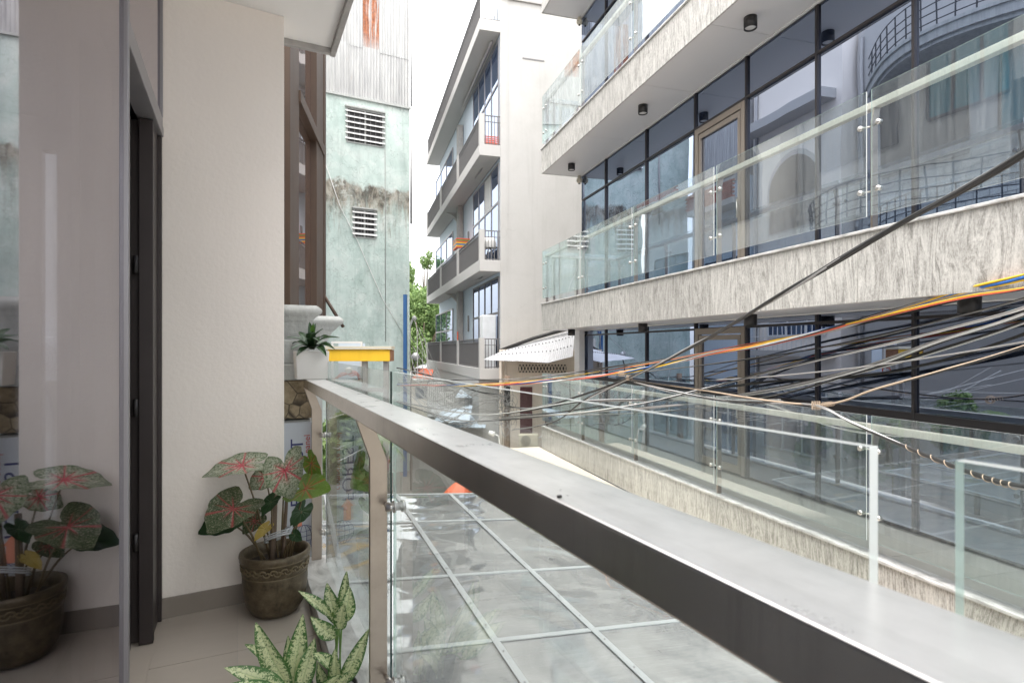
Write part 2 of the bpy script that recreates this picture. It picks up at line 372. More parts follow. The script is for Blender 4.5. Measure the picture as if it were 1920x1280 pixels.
def m_poly():
    t = NT('scuffed_polycarbonate'); v = t.coord((1,1,1), rnd=0)
    w = t.noise(v, .95, 1.3, .45, 1.5); fine = t.noise(v, 14, 4)
    nm = t.bump(t.math('ADD', t.math('MULTIPLY', w, 1.0), t.math('MULTIPLY', fine, .003)), .55, .07)
    fr = t.fres(1.55, nm)
    gl = t.n('BsdfGlossy'); gl.inputs['Roughness'].default_value = .03; t.l(nm, gl.inputs['Normal'])
    tr = t.n('BsdfTransparent'); tr.inputs[0].default_value = (.66,.70,.74,1)
    df = t.n('BsdfDiffuse')
    scr = t.ramp(t.noise(t.coord((1,30,1)), 3, 5, .7), [(.45,0.0),(.75,1.0)])
    dust_sheen = t.noise(v, 2.3, 6, .65, .5)
    t.l(t.ramp(t.noise(t.coord((1,1,1)), 1.7, 8, .7, .8), [(.35,(.36,.365,.37)),(.6,(.55,.55,.54))]), df.inputs[0])
    oi = t.n('ObjectInfo')
    f = t.math('ADD', t.math('MULTIPLY', scr, .16), t.math('MULTIPLY', dust_sheen, .34)); f = t.math('ADD', f, t.math('MULTIPLY', oi.outputs['Random'], .12), True)
    f = t.math('ADD', f, .38, True)
    m1 = t.n('MixShader'); t.l(f, m1.inputs[0]); t.l(tr.outputs[0], m1.inputs[1]); t.l(df.outputs[0], m1.inputs[2])
    m2 = t.n('MixShader'); t.l(t.math('ADD', t.math('MULTIPLY', fr, 2.0), .07, True), m2.inputs[0]); t.l(m1.outputs[0], m2.inputs[1]); t.l(gl.outputs[0], m2.inputs[2])
    return t.fin(m2.outputs[0])
M['poly'] = m_poly()
M['strip'] = simple('aluminium_strip', (.44,.455,.46), .45, .25, var=.1, scale=8)
def m_mint():
    t = NT('peeling_mint_plaster'); tc = t.n('TexCoord'); sx = t.n('SeparateXYZ'); t.l(tc.outputs['Object'], sx.inputs[0])
    v = t.coord((1,1,1)); a = t.noise(v, .9, 8, .65, .4)
    c = t.ramp(a, [(.30,(.40,.50,.46)),(.5,(.52,.61,.565)),(.66,(.62,.68,.635))])
    z = sx.outputs[2]; z0 = zp(352,21)
    n3 = t.noise(t.coord((1,1,.8)), .8, 9, .72, .5); n4 = t.noise(t.coord((3.2,3.2,.35)), 1.2, 8, .75, .3)
    zw = t.math('SUBTRACT', z, t.math('ADD', z0-.75, t.math('MULTIPLY', n3, 1.5)))     # wavering old floor line
    above = t.math('SUBTRACT', 1.0, t.math('DIVIDE', zw, .22), True)
    below = t.math('ADD', 1.0, t.math('DIVIDE', zw, t.math('ADD', .35, t.math('MULTIPLY', t.math('POWER', n4, 3.0), 9.0))), True)
    band = t.math('MULTIPLY', above, below)
    msk = t.ramp(t.math('MULTIPLY', band, t.math('ADD', .55, n4)), [(.12,0.0),(.75,1.0)])
    moss = t.ramp(t.noise(t.coord((1.6,1.6,.8)), 1.5, 9, .8, .5), [(.36,(.50,.47,.41)),(.50,(.30,.27,.22)),(.60,(.09,.075,.06))])
    c = t.mix(msk, c, moss)
    # damp darkening below it and broad patches where paint has gone
    damp = t.ramp(t.noise(t.coord((.9,.9,.5)), .75, 8, .7, .4), [(.48,0.0),(.68,1.0)]); c = t.mix(t.math('MULTIPLY', damp, .6), c, (.29,.35,.33))
    bare = t.ramp(t.noise(t.coord((1,1,1.2)), 1.1, 10, .75, .2), [(.56,0.0),(.60,1.0)]); c = t.mix(t.math('MULTIPLY', bare, .5), c, (.66,.70,.66))
    # streaks running down
    stf = t.ramp(t.noise(t.coord((2.6,2.6,.22)), 1.6, 7, .7), [(.50,0.0),(.80,1.0)])
    c = t.mix(t.math('MULTIPLY', stf, .5), c, (.16,.22,.19))
    pale = t.ramp(t.noise(t.coord((1,1,.8)), 2.8, 7, .7), [(.55,0.0),(.64,1.0)])
    c = t.mix(t.math('MULTIPLY', pale, .35), c, (.62,.68,.65))
    cr = t.n('TexVoronoi'); cr.feature = 'DISTANCE_TO_EDGE'; cr.inputs['Scale'].default_value = 1.6
    wv = t.n('VectorMath', operation='ADD'); nzc = t.n('TexNoise'); nzc.inputs['Scale'].default_value = 2.5; t.l(v, nzc.inputs['Vector'])
    t.l(v, wv.inputs[0]); t.l(nzc.outputs['Color'], wv.inputs[1]); t.l(wv.outputs[0], cr.inputs['Vector'])
    ck = t.ramp(cr.outputs['Distance'], [(.0,1.0),(.018,0.0)])
    c = t.mix(t.math('MULTIPLY', ck, .4), c, (.13,.17,.15))
    return t.fin(t.pr(c, .9, 0, t.bump(t.noise(v, 7, 8, .7), .5, .03)))
M['mint'] = m_mint()
def m_corr(rust=False):
    t = NT('corrugated_zinc_rusty' if rust else 'corrugated_zinc'); v = t.coord((1,1,1), rnd=5)
    c = t.ramp(t.noise(t.coord((4,4,.35), rnd=5), 1.8, 6, .65), [(.3,(.33,.33,.33)),(.55,(.45,.45,.44)),(.75,(.54,.54,.52))])
    spot = t.ramp(t.noise(t.coord((5,5,.5), rnd=5), 2.6, 7, .75), [(.60,0.0),(.70,1.0)])
    c = t.mix(t.math('MULTIPLY', spot, .55), c, (.36,.25,.18))
    if rust:
        r = t.ramp(t.noise(t.coord((3.5,3.5,.35), rnd=5), 1.9, 7, .7), [(.36,0.0),(.50,1.0)])
        rc = t.ramp(t.noise(v, 9, 6, .7), [(.3,(.13,.035,.015)),(.6,(.38,.14,.06))])
        tc = t.n('TexCoord'); sx = t.n('SeparateXYZ'); t.l(tc.outputs['Generated'], sx.inputs[0])
        up = t.ramp(t.math('ADD', sx.outputs[2], t.math('MULTIPLY', t.noise(t.coord((9,9,.4)), 2, 4), .5)), [(.22,0.0),(.5,1.0)])
        c = t.mix(t.math('MULTIPLY', r, up), c, rc)
    return t.fin(t.pr(c, .6, .15))
M['corr'] = m_corr(); M['corr_rust'] = m_corr(True)
def m_crazy():
    t = NT('crazed_yellow_stone'); v = t.coord((1,1,1))
    vo = t.n('TexVoronoi'); vo.feature = 'DISTANCE_TO_EDGE'; vo.inputs['Scale'].default_value = 9; t.l(v, vo.inputs['Vector'])
    c = t.ramp(t.noise(v, 14, 6, .7), [(.3,(.13,.10,.06)),(.6,(.36,.29,.19)),(.8,(.50,.43,.31))])
    e = t.ramp(vo.outputs['Distance'], [(0,1.0),(.04,0.0)]); c = t.mix(e, c, (.05,.04,.03))
    return t.fin(t.pr(c, .85, 0, t.bump(vo.outputs['Distance'], .6, .02)))
M['crazy'] = m_crazy()
def m_pot():
    t = NT('bronze_glazed_pot'); tc = t.n('TexCoord'); v = t.coord((1,1,1))
    c = t.ramp(t.noise(v, 22, 6, .7), [(.3,(.05,.038,.022)),(.6,(.15,.115,.07)),(.8,(.26,.21,.13))])
    vo = t.n('TexNoise'); vo.inputs['Scale'].default_value = 45; vo.inputs['Distortion'].default_value = 2.5; t.l(v, vo.inputs['Vector'])
    return t.fin(t.pr(c, .42, .25, t.bump(vo.outputs['Fac'], .25, .003)))
M['pot'] = m_pot()
M['relief'] = simple('worn_gilt_relief', (.20,.155,.09), .4, .3, var=.4, scale=30)
def m_leaf(kind):
    t = NT('leaf_'+kind)
    at = t.n('Attribute', attribute_name='vein'); ed = t.n('Attribute', attribute_name='edge')
    v = t.coord((1,1,1), rnd=9)
    if kind == 'caladium':
        g = t.mix(t.noise(v, 25, 3), (.035,.075,.02), (.08,.15,.045))
        sp = t.ramp(t.noise(v, 85, 6, .9), [(.43,0.0),(.53,1.0)])
        sp = t.math('MULTIPLY', sp, t.math('SUBTRACT', 1.0, t.math('MULTIPLY', ed.outputs['Fac'], .55), True))
        c = t.mix(t.math('MULTIPLY', sp, .95), g, t.mix(t.math('SUBTRACT', .8, t.math('MULTIPLY', ed.outputs['Fac'], 4.0), True), (.62,.63,.50), (.70,.40,.36)))
        pk = t.math('MULTIPLY', at.outputs['Fac'], 1.0); c = t.mix(t.ramp(pk, [(.12,0.0),(.60,1.0)]), c, (.60,.09,.12))
    elif kind == 'caladium_dark':
        g = t.mix(t.noise(v, 25, 3), (.02,.04,.014), (.06,.10,.035))
        sp = t.ramp(t.noise(v, 140, 5, .85), [(.50,0.0),(.62,1.0)])
        c = t.mix(t.math('MULTIPLY', sp, .75), g, t.mix(t.math('SUBTRACT', .8, t.math('MULTIPLY', ed.outputs['Fac'], 4.0), True), (.46,.42,.32), (.56,.34,.30))); c = t.mix(t.ramp(at.outputs['Fac'], [(.1,0.0),(.55,.8)]), c, (.36,.05,.06))
    elif kind == 'caladium_green':
        g = t.mix(t.noise(v, 25, 3), (.09,.17,.02), (.20,.32,.05)); sp = t.ramp(t.noise(v, 90, 5, .8), [(.56,0.0),(.64,1.0)])
        c = t.mix(t.math('MULTIPLY', sp, .5), g, (.5,.5,.25)); c = t.mix(t.ramp(at.outputs['Fac'], [(.1,0.0),(.6,.8)]), c, (.5,.08,.05))
    elif kind == 'aglaonema':
        g = t.mix(t.noise(v, 20, 3), (.045,.13,.03), (.10,.24,.06))
        sp = t.ramp(t.math('ADD', t.noise(v, 95, 4, .8, .6), t.math('MULTIPLY', t.math('SUBTRACT', .45, ed.outputs['Fac']), .22)), [(.485,0.0),(.545,1.0)])
        c = t.mix(sp, g, (.72,.77,.46)); c = t.mix(t.ramp(at.outputs['Fac'], [(.55,0.0),(.9,.5)]), c, (.30,.45,.15))
    elif kind == 'green':
        c = t.mix(t.noise(v, 20, 4), (.06,.16,.02), (.14,.30,.05))
    elif kind == 'yellow':
        c = t.mix(t.noise(v, 20, 4), (.45,.30,.05), (.55,.45,.14))
    else:
        c = t.mix(t.noise(v, 20, 4), (.012,.035,.014), (.045,.10,.035)); c = t.mix(t.ramp(at.outputs['Fac'], [(.4,0.0),(.9,.5)]), c, (.12,.2,.08))
    p = t.pr(c, .38, 0, t.bump(at.outputs['Fac'], .35, .004))
    tl = t.n('BsdfTranslucent'); t.l(c, tl.inputs[0]); mx = t.n('MixShader'); mx.inputs[0].default_value = .18; t.l(p, mx.inputs[1]); t.l(tl.outputs[0], mx.inputs[2])
    return t.fin(mx.outputs[0])
for k in ('caladium','caladium_dark','caladium_green','aglaonema','yellow','green','plain'): M['leaf_'+k] = m_leaf(k)
def m_foliage():
    t = NT('tree_foliage'); oi = t.n('Attribute', attribute_name='tone')
    c = t.ramp(oi.outputs['Fac'], [(0,(.08,.14,.04)),(.5,(.18,.28,.09)),(1,(.32,.42,.16))])
    p = t.pr(c, .6); tl = t.n('BsdfTranslucent'); t.l(c, tl.inputs[0]); mx = t.n('MixShader'); mx.inputs[0].default_value = .3; t.l(p, mx.inputs[1]); t.l(tl.outputs[0], mx.inputs[2])
    return t.fin(mx.outputs[0])
M['foliage'] = m_foliage()
M['bark'] = simple('bark', (.13,.10,.07), .95, var=.3, scale=12)

# ------------------------------------------------------------------ ground
single('street', MB().box(-400,400,-400,400,-.3,0), M['asphalt'], 'dark asphalt street of the narrow alley', 'street', kind='structure')

# ------------------------------------------------------------------ glass panel helper (frame coordinates)
def glass_box(x0,x1,y0,y1,z0,z1, thin='x'):
    """mi 0 = face glass, 1 = green edge"""
    mb = MB(); mb.box(x0,x1,y0,y1,z0,z1)
    # faces: bottom, top, -y, +x, +y, -x
    mb.m = [1,1,1,0,1,0] if thin == 'x' else [1,1,0,1,0,1]
    return mb

# ================================================================== OUR HOUSE (frame O)
FL = H-1.40; KB = H-1.30
house = Thing('house', 'white plastered house with tinted glass door wall opening onto the near balcony', 'house', O, (-.37, 3.4, FL))
wl, wr = (-.366,3.438), (.227,3.485)
house.part('wall', MB().prism([wl, wr, (.227,3.72), (-.366,3.72)], FL, H+1.885), M['plaster'], bev=.004)
def along(off, z0, z1, a0=-.366, a1=.227):
    f = lambda a: 3.438+(a+.366)*(.047/.593)
    return MB().prism([(a0,f(a0)-off),(a1,f(a1)-off),(a1,f(a1)+.0),(a0,f(a0)+.0)], z0, z1)
house.part('baseboard', along(.012, FL, FL+.105), M['baseboard'])
house.part('ceiling', MB().box(-4.2,.515,-1.3,3.72,H+1.885,H+2.2), M['ceiling'])
lip = MB().box(.515,.545,-1.3,3.75,H+1.845,H+2.2).box(-.366,.515,3.72,3.75,H+1.85,H+2.2)
house.part('roof_edge', lip, M['concrete'])
house.part('upper_wall', MB().box(-4.2,-.4,-1.3,3.6,H+2.2,H+4.2), M['plaster_ext'])
# balcony floor: base + tiles
house.part('balcony_slab', MB().box(-.36,.34,-3.0,3.70,FL-.25,FL-.012), M['concrete'])
tl = MB().box(-.1745,.1745,-.2985,.2985,-.006,.006).mesh('floor_tile', M['tile'])
for i in range(2):
    for j in range(11):
        y = 3.52-.3-j*.6
        house.inst('floor_tile', tl, (-.185+.35*i, y, FL-.006), rot=(0,0,0))
house.part('kerb', MB().box(.342,.52,-3.0,3.74,FL-.25,KB), M['marble'], bev=.004)
# glass wall along a=-.366
tg = O.t_at(232, -.366); tw = 3.43
house.part('door_glass', MB().box(-.372,-.366,-1.3,tg-.002,FL+.02,H+1.88), M['door_glass'])
house.part('glass_frame', MB().box(-.40,-.352,tg,tg+.028,FL,H+1.884), M['grey_frame'], bev=.003)
# transom light and transom bar above the door opening
zt = H+1.085
df = house.part('door_frame', MB().box(-.44,-.356,tg+.03,tw-.002,zt,zt+.05).box(-.44,-.36,tg+.03,tw-.002,zt+.052,zt+.10).box(-.44,-.358,tw-.03,tw-.001,zt+.102,H+1.884), M['grey_frame'], bev=.003)
house.part('transom_glass', MB().box(-.375,-.369,tg+.03,tw-.031,zt+.102,H+1.88), M['door_glass'])
house.part('door_jamb', MB().box(-.47,-.38,tw-.22,tw-.004,FL,zt-.002).box(-.40,-.362,tw-.03,tw-.0045,FL,zt-.003).box(-.43,-.372,tw-.26,tw-.222,FL,zt-.004), M['dark_metal'], bev=.003)
house.part('threshold', MB().box(-.56,-.361,-3.0,3.43,FL-.2,FL-.004), M['tile'])
house.part('inner_wall', MB().box(-.56,-.52,tg+.03,3.44,FL,H+1.88), M['dark_metal'])
lf = house.part('door_leaf', MB().box(-.50,-.455,tg+.04,tw-.30,FL+.01,zt-.02), M['dark_metal'], bev=.003)
house.part('hinge', MB().tube([(-.44,tw-.27,H+.35),(-.44,tw-.27,H+.43)],.011,8), M['black'], lf)
house.part('hinge', MB().tube([(-.44,tw-.27,H-.95),(-.44,tw-.27,H-.87)],.011,8), M['black'], lf)
house.part('hinge', MB().tube([(-.44,tw-.27,H-.32),(-.44,tw-.27,H-.24)],.011,8), M['black'], lf)
# dark room behind the glass: floor, walls with a bright light well slit
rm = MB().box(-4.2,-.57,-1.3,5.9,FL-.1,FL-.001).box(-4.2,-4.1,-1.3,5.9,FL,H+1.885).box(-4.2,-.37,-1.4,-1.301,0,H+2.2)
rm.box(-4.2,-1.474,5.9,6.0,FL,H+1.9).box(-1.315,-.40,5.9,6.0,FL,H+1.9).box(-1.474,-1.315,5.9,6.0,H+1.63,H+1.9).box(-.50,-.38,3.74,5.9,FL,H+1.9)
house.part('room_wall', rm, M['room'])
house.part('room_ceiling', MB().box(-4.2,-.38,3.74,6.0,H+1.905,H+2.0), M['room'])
ab, at_ = -3.13, 7.6
az = zp(672,6.35)
ac = Thing('air_conditioner', 'pale air conditioner outdoor unit dimly seen through the tinted glass at far left', 'air conditioner', R, (ab,at_-.2,az-.2))
ac.part('casing', MB().box(ab-.35,ab+.35,at_-.32,at_-.03,az-.24,az+.24), M['white_plastic'], bev=.01)
gr = MB()
for k in range(5):
    r = .04+.036*k; gr.tube([(ab-.06+r*math.cos(q*math.pi/12),at_-.33,az+r*math.sin(q*math.pi/12)) for q in range(25)],.004,4)
ac.part('fan_grille', gr, M['grey_frame'])
ac.part('bracket', MB().box(ab-.25,ab-.22,at_-.32,at_-.002,az-.28,az-.245).box(ab+.22,ab+.25,at_-.32,at_-.002,az-.28,az-.245), M['grey_frame'])
single('drain_hose', MB().tube([(ab-.1+.16*k/8+.04*math.sin(k*.8),at_-.05,az-.3-.14*k) for k in range(12)],.02,6), M['cab_grey'], 'pale bent drain hose seen in the light strip behind tinted glass', 'hose', R, (ab,at_-.05,az-.4))

# ------------------------------------------------------------------ near balcony railing (frame O)
ra = Thing('balcony_railing', 'brushed steel and clear glass railing of the near balcony', 'railing', O, (.42, 1.5, KB))
a1, a2, zt1, zb1 = .346, .454, H-.185, H-.240
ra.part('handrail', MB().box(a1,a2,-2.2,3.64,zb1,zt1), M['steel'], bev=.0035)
posts_t = [O.t_of_depth(.42,3.5), O.t_of_depth(.42,1.94), O.t_of_depth(.42,.36), O.t_of_depth(.42,-1.0)]
def clamp(t, z, L):
    """barrel clamp from post face out to the glass at a=.475, sits on the near side of post"""
    c = MB(); y = t-.028
    c.tube([(.452,t-.01,z),(.452,t-.06,z+.012)],.0085,12)
    c.tube([(.437,t-.062,z+.004),(.492,t-.062,z+.004)],.0135,16).tube([(.452,t-.080,z+.004),(.452,t-.066,z+.004)],.009,10)
    c.tube([(.490,t-.062,z+.004),(.500,t-.062,z+.004)],.020,20)
    c.tube([(.462,t-.062,z+.004),(.468,t-.062,z+.004)],.020,20)
    return c
for i, t in enumerate(posts_t):
    zk = KB
    prof = [(.396,zk),(.455,zk),(.455,H-.385),(.402,zb1-.001),(.350,zb1-.001),(.396,H-.375)]
    po = ra.part('post', MB().prism_xz(prof, t-.009, t+.009), M['steel_post'], bev=.0015)
    for z in (H-.535, H-1.125):
        ra.part('glass_clamp', clamp(t,z,1), M['steel_dull'], po)
gx0, gx1 = .470, .482
edges = [O.t_at(735,.476), O.t_at(1647,.482), O.t_at(1790,.470)]
tE = edges[0]
for (y0,y1) in ((tE+.004,3.60),(edges[1],tE-.040),(-1.1,edges[2]),(-2.5,-1.15)):
    ra.part('glass_panel', glass_box(gx0,gx1-(.004 if y1 == 3.60 else 0),y0,y1,KB-.06,H-.082), [M['glass'],M['glass_edge_dark' if y1 == 3.60 else 'glass_edge']], bev=.0008)
# ------------------------------------------------------------------ stone pier, board, cornice
pier = Thing('stone_pier', 'old stone pier with moulded cornice at the end of the near balcony', 'pier', O, (.3,3.9,FL))
pier.part('shaft', MB().box(.20,.405,3.78,4.3,FL-1.5,H-.45).box(.20,.42,3.76,4.32,H-.20,H-.10).box(.2,.40,3.79,4.3,H-.10,H+.05), M['concrete_lt'], bev=.008)
pier.part('rough_stone', MB().box(.20,.412,3.765,4.31,H-.44,H-.202), M['crazy'], bev=.01)
cn = MB()
def mould(mb, a1, t0, t1, base):
    n = 22
    def off(u):      # bullnose on top, fillet, ogee below
        if u > .72: q = (u-.72)/.28; return -.035*(1-math.sin(math.pi*min(1,q)))**1.0 if q < .5 else -.035*(1-math.sin(math.pi*q))
        if u > .64: return -.045
        return -.05-.09*(1-(u/.64))**.6 if u > .3 else -.05-.09*(1-(u/.64))**.6-.01*math.sin(u/.3*math.pi)
    for k in range(n):
        u0, u1 = k/n, (k+1)/n; d0, d1 = off(u0), off(u1); z0, z1 = base+.265*u0, base+.265*u1
        v = [(-.3,t0-d0*.6,z0),(a1+d0,t0-d0*.6,z0),(a1+d0,t1+d0*.6,z0),(-.3,t1+d0*.6,z0),(-.3,t0-d1*.6,z1),(a1+d1,t0-d1*.6,z1),(a1+d1,t1+d1*.6,z1),(-.3,t1+d1*.6,z1)]
        mb.add(v, [(0,1,5,4),(1,2,6,5),(2,3,7,6)]+([(0,3,2,1)] if k == 0 else [])+([(4,5,6,7)] if k == n-1 else []))
mould(cn, .475, 3.80, 4.35, H+.005)
mould(cn, .70, 4.36, 5.0, H-.03)
co = pier.part('cornice', cn, M['concrete_lt'])
pier.part('wall_below', MB().box(-.3,.55,4.4,4.9,0,H-.04), M['concrete_lt'])
# composite panel sign board, standing in the corner
sb = Thing('sign_board', 'pale composite panel advertising board with navy and red sideways lettering behind the caladium', 'sign', O, (.32,3.74,KB))
sb.part('board', MB().box(.05,.405,3.735,3.755,KB-.6,H-.46), M['sign_white'], bev=.002)
def text(thing, s, size, loc, mat, rot, name='lettering', squeeze=1.0):
    cu = bpy.data.curves.new(name,'FONT'); cu.body = s; cu.size = size; cu.extrude = .0008; cu.space_character = 1.05
    o = bpy.data.objects.new(name, cu); COL.objects.link(o)
    dg = bpy.context.evaluated_depsgraph_get(); me = bpy.data.meshes.new_from_object(o.evaluated_get(dg)); bpy.data.objects.remove(o)
    me.materials.clear(); me.materials.append(mat)
    q = bpy.data.objects.new(name, me); COL.objects.link(q); q.parent = thing.o
    q.location = (loc[0]-thing.loc[0], loc[1]-thing.loc[1], loc[2]-thing.loc[2]); q.rotation_euler = rot; q.scale = (squeeze,1,1)
    return q
rt = (math.pi/2, -math.pi/2, 0)
text(sb, 'FOREST', .105, (.352,3.7335,H-.98), M['navy'], rt, squeeze=1.12)
text(sb, 'composite panel', .052, (.392,3.7335,H-.90), M['redprint'], rt)
gl = MB(); gc = (.355, H-1.17); gr_ = .075
for k in range(3):
    rr = [gr_, gr_*.62, gr_*.25][k]
    gl.tube([(gc[0]+rr*math.cos(q*math.pi/12), 3.732, gc[1]+gr_*math.sin(q*math.pi/12)) for q in range(25)], .0016, 4)
for dz in (-.045,-.015,.015,.045):
    w = math.sqrt(gr_**2-dz**2); gl.tube([(gc[0]-w,3.732,gc[1]+dz),(gc[0],3.732,gc[1]+dz-.012),(gc[0]+w,3.732,gc[1]+dz)], .0016, 4)
sb.part('globe_logo', gl, M['navy'])
sb.part('arrow_mark', MB().prism_xz([(.30,H-1.10),(.345,H-1.10),(.345,H-1.01),(.36,H-1.01),(.322,H-.96),(.285,H-1.01),(.30,H-1.01)], 3.731,3.7345), M['salmon'])

# ------------------------------------------------------------------ bay window building (frame By)
bx, bt = By.inv((540-960)/F*4.35, 4.35)
bay = Thing('bay_window', 'tall brown framed bay window on the cornice beyond the white wall', 'window', By, (bx, bt, H+.28))
tA = bt-.02; tB = By.t_at(606, bx)
z0b, z1b = H+.29, H+4.2
bay.part('backing', MB().box(bx-.9,bx-.06,tA,tB,z0b,z1b), M['brown_frame'])
f1 = By.t_at(556,bx); f2 = By.t_at(590,bx)
bay.part('frame', MB().box(bx-.058,bx+.02,tA,f1,z0b,z1b), M['brown_frame'], bev=.004)
bay.part('frame', MB().box(bx-.058,bx+.02,f2,tB-.12,z0b,z1b).box(bx-.058,bx+.03,tB-.10,tB,z0b,z1b), M['brown_frame'], bev=.004)
bay.part('transom', MB().box(bx-.05,bx+.035,f1+.002,tB-.125,H+2.02,H+2.12), M['brown_frame'], bev=.004)
bay.part('window_pane', MB().box(bx-.05,bx-.035,f1+.002,f2-.002,z0b,H+2.018), M['bay_glass'])
bay.part('window_pane', MB().box(bx-.05,bx-.035,f1+.002,f2-.002,H+2.122,z1b), M['bay_glass'])
bay.part('brace', MB().tube([(bx+.02,tB-.05,H+.55),(bx+.22,tB-.1,H+.22)],.018,6), M['brown_frame'])

# ================================================================== POLYCARBONATE CANOPY (frame Cn, falls away to the right)
can = Thing('canopy', 'scuffed translucent polycarbonate canopy with aluminium strips below the near balcony', 'canopy', Cn, (1.0,3.0,H-1.9))
def cz(a, t): return H-1.70-.079*(a-.3)
# along lines at lateral positions from observed columns at their rows; cross lines at t
a_l = []
for (px,py) in ((870,928),(777,979),(1126,1195)):
    # solve: point on plane
    a = 1.0
    for _ in range(30):
        Y = (H-cz(a,0))*F/(py-HOR); a, t = Cn.inv((px-960)/F*Y, Y)
    a_l.append(a)
ap = (max(a_l)-min(a_l)) if len(a_l) else .8
tl_ = []
for (px,py) in ((760,927),(745,973),(900,1019),(733,1087),(733,1223)):
    a = 1.0
    for _ in range(30):
        Y = (H-cz(a,0))*F/(py-HOR); a, t = Cn.inv((px-960)/F*Y, Y)
    tl_.append(t)
print('canopy a', a_l, 't', tl_)
t_lines = [tl_[0], tl_[0]-1.02, tl_[3]+.98, tl_[3], tl_[4]]
t_lines = sorted(set([round(x,3) for x in [tl_[0], (tl_[0]+tl_[3])/2+.15, tl_[3], tl_[4]]] + [tl_[4]-.85*k for k in range(1,7)]), reverse=True)
sa = sorted(a_l); stp = .80
A_lines = [sa[0]-stp*2, sa[0]-stp, sa[0], sa[1] if sa[1]-sa[0] > .3 else sa[0]+stp]
while A_lines[-1] < 4.0: A_lines.append(A_lines[-1]+stp)
def slab(mb, x0,x1,y0,y1,th,dz=0.0):
    z00, z10 = cz(x0,0)+dz, cz(x1,0)+dz
    return mb.add([(x0,y0,z00-th),(x1,y0,z10-th),(x1,y1,z10-th),(x0,y1,z00-th),(x0,y0,z00),(x1,y0,z10),(x1,y1,z10),(x0,y1,z00)],
              [(0,3,2,1),(4,5,6,7),(0,1,5,4),(1,2,6,5),(2,3,7,6),(3,0,4,7)])
for i in range(len(A_lines)-1):
    for j in range(len(t_lines)-1):
        x0, x1, y1, y0 = A_lines[i]+.003, A_lines[i+1]-.003, t_lines[j]-.003, t_lines[j+1]+.003
        can.part('roof_panel', slab(MB(), x0,x1,y0,y1,.008, random.uniform(-.002,.002)), M['poly'])
for a in A_lines:
    can.part('cover_strip', slab(MB(), a-.022,a+.022,t_lines[-1],t_lines[0],.006,.014), M['strip'])
for t in t_lines:
    can.part('cross_strip', slab(MB(), A_lines[0],A_lines[-1],t-.02,t+.02,.007,.0095), M['strip'])
    can.part('joist', slab(MB(), A_lines[0],A_lines[-1],t-.025,t+.025,.06,-.012), M['silver'])
sc = MB()
for a in A_lines:
    y = t_lines[-1]
    while y < t_lines[0]:
        sc.lathe([(.007,cz(a,0)+.018),(.005,cz(a,0)+.022),(.0,cz(a,0)+.022)], a, y, 6); y += .33
can.part('screw', sc, M['grey_frame'], kind='stuff')
# things stored under the canopy, showing faintly through it
for (a, t, sx, sy, sz, z, m, lb, nm) in ((.9,4.2,.5,.35,.3,.0,'salmon','red plastic bin blurred under the translucent canopy','bin'),
      (1.7,4.6,.4,.6,.45,.0,'white_plastic','white crate blurred under the translucent canopy','crate'),
      (.5,3.0,.6,.4,.5,.0,'cream','cream box blurred under the near end of the canopy','box')):
    zz = H-2.6
    th = Thing(nm, lb, nm, Cn, (a,t,zz))
    th.part('wall', MB().box(a-sx/2,a+sx/2,t-sy/2,t-sy/2+.02,zz,zz+sz).box(a-sx/2,a+sx/2,t+sy/2-.02,t+sy/2,zz,zz+sz).box(a-sx/2,a-sx/2+.02,t-sy/2+.02,t+sy/2-.02,zz,zz+sz).box(a+sx/2-.02,a+sx/2,t-sy/2+.02,t+sy/2-.02,zz,zz+sz), M[m])
    th.part('base', MB().box(a-sx/2+.02,a+sx/2-.02,t-sy/2+.02,t+sy/2-.02,zz,zz+.02), M[m])
single('shelf', MB().box(A_lines[0]+.3,2.4,1.0,5.6,H-2.64,H-2.6).box(A_lines[0]+.4,A_lines[0]+.5,1.1,1.2,0,H-2.64).box(2.2,2.3,1.1,1.2,0,H-2.64).box(A_lines[0]+.4,A_lines[0]+.5,5.4,5.5,0,H-2.64).box(2.2,2.3,5.4,5.5,0,H-2.64), M['room'], 'dark storage platform under the translucent canopy', 'platform', Cn, (1,3,0))

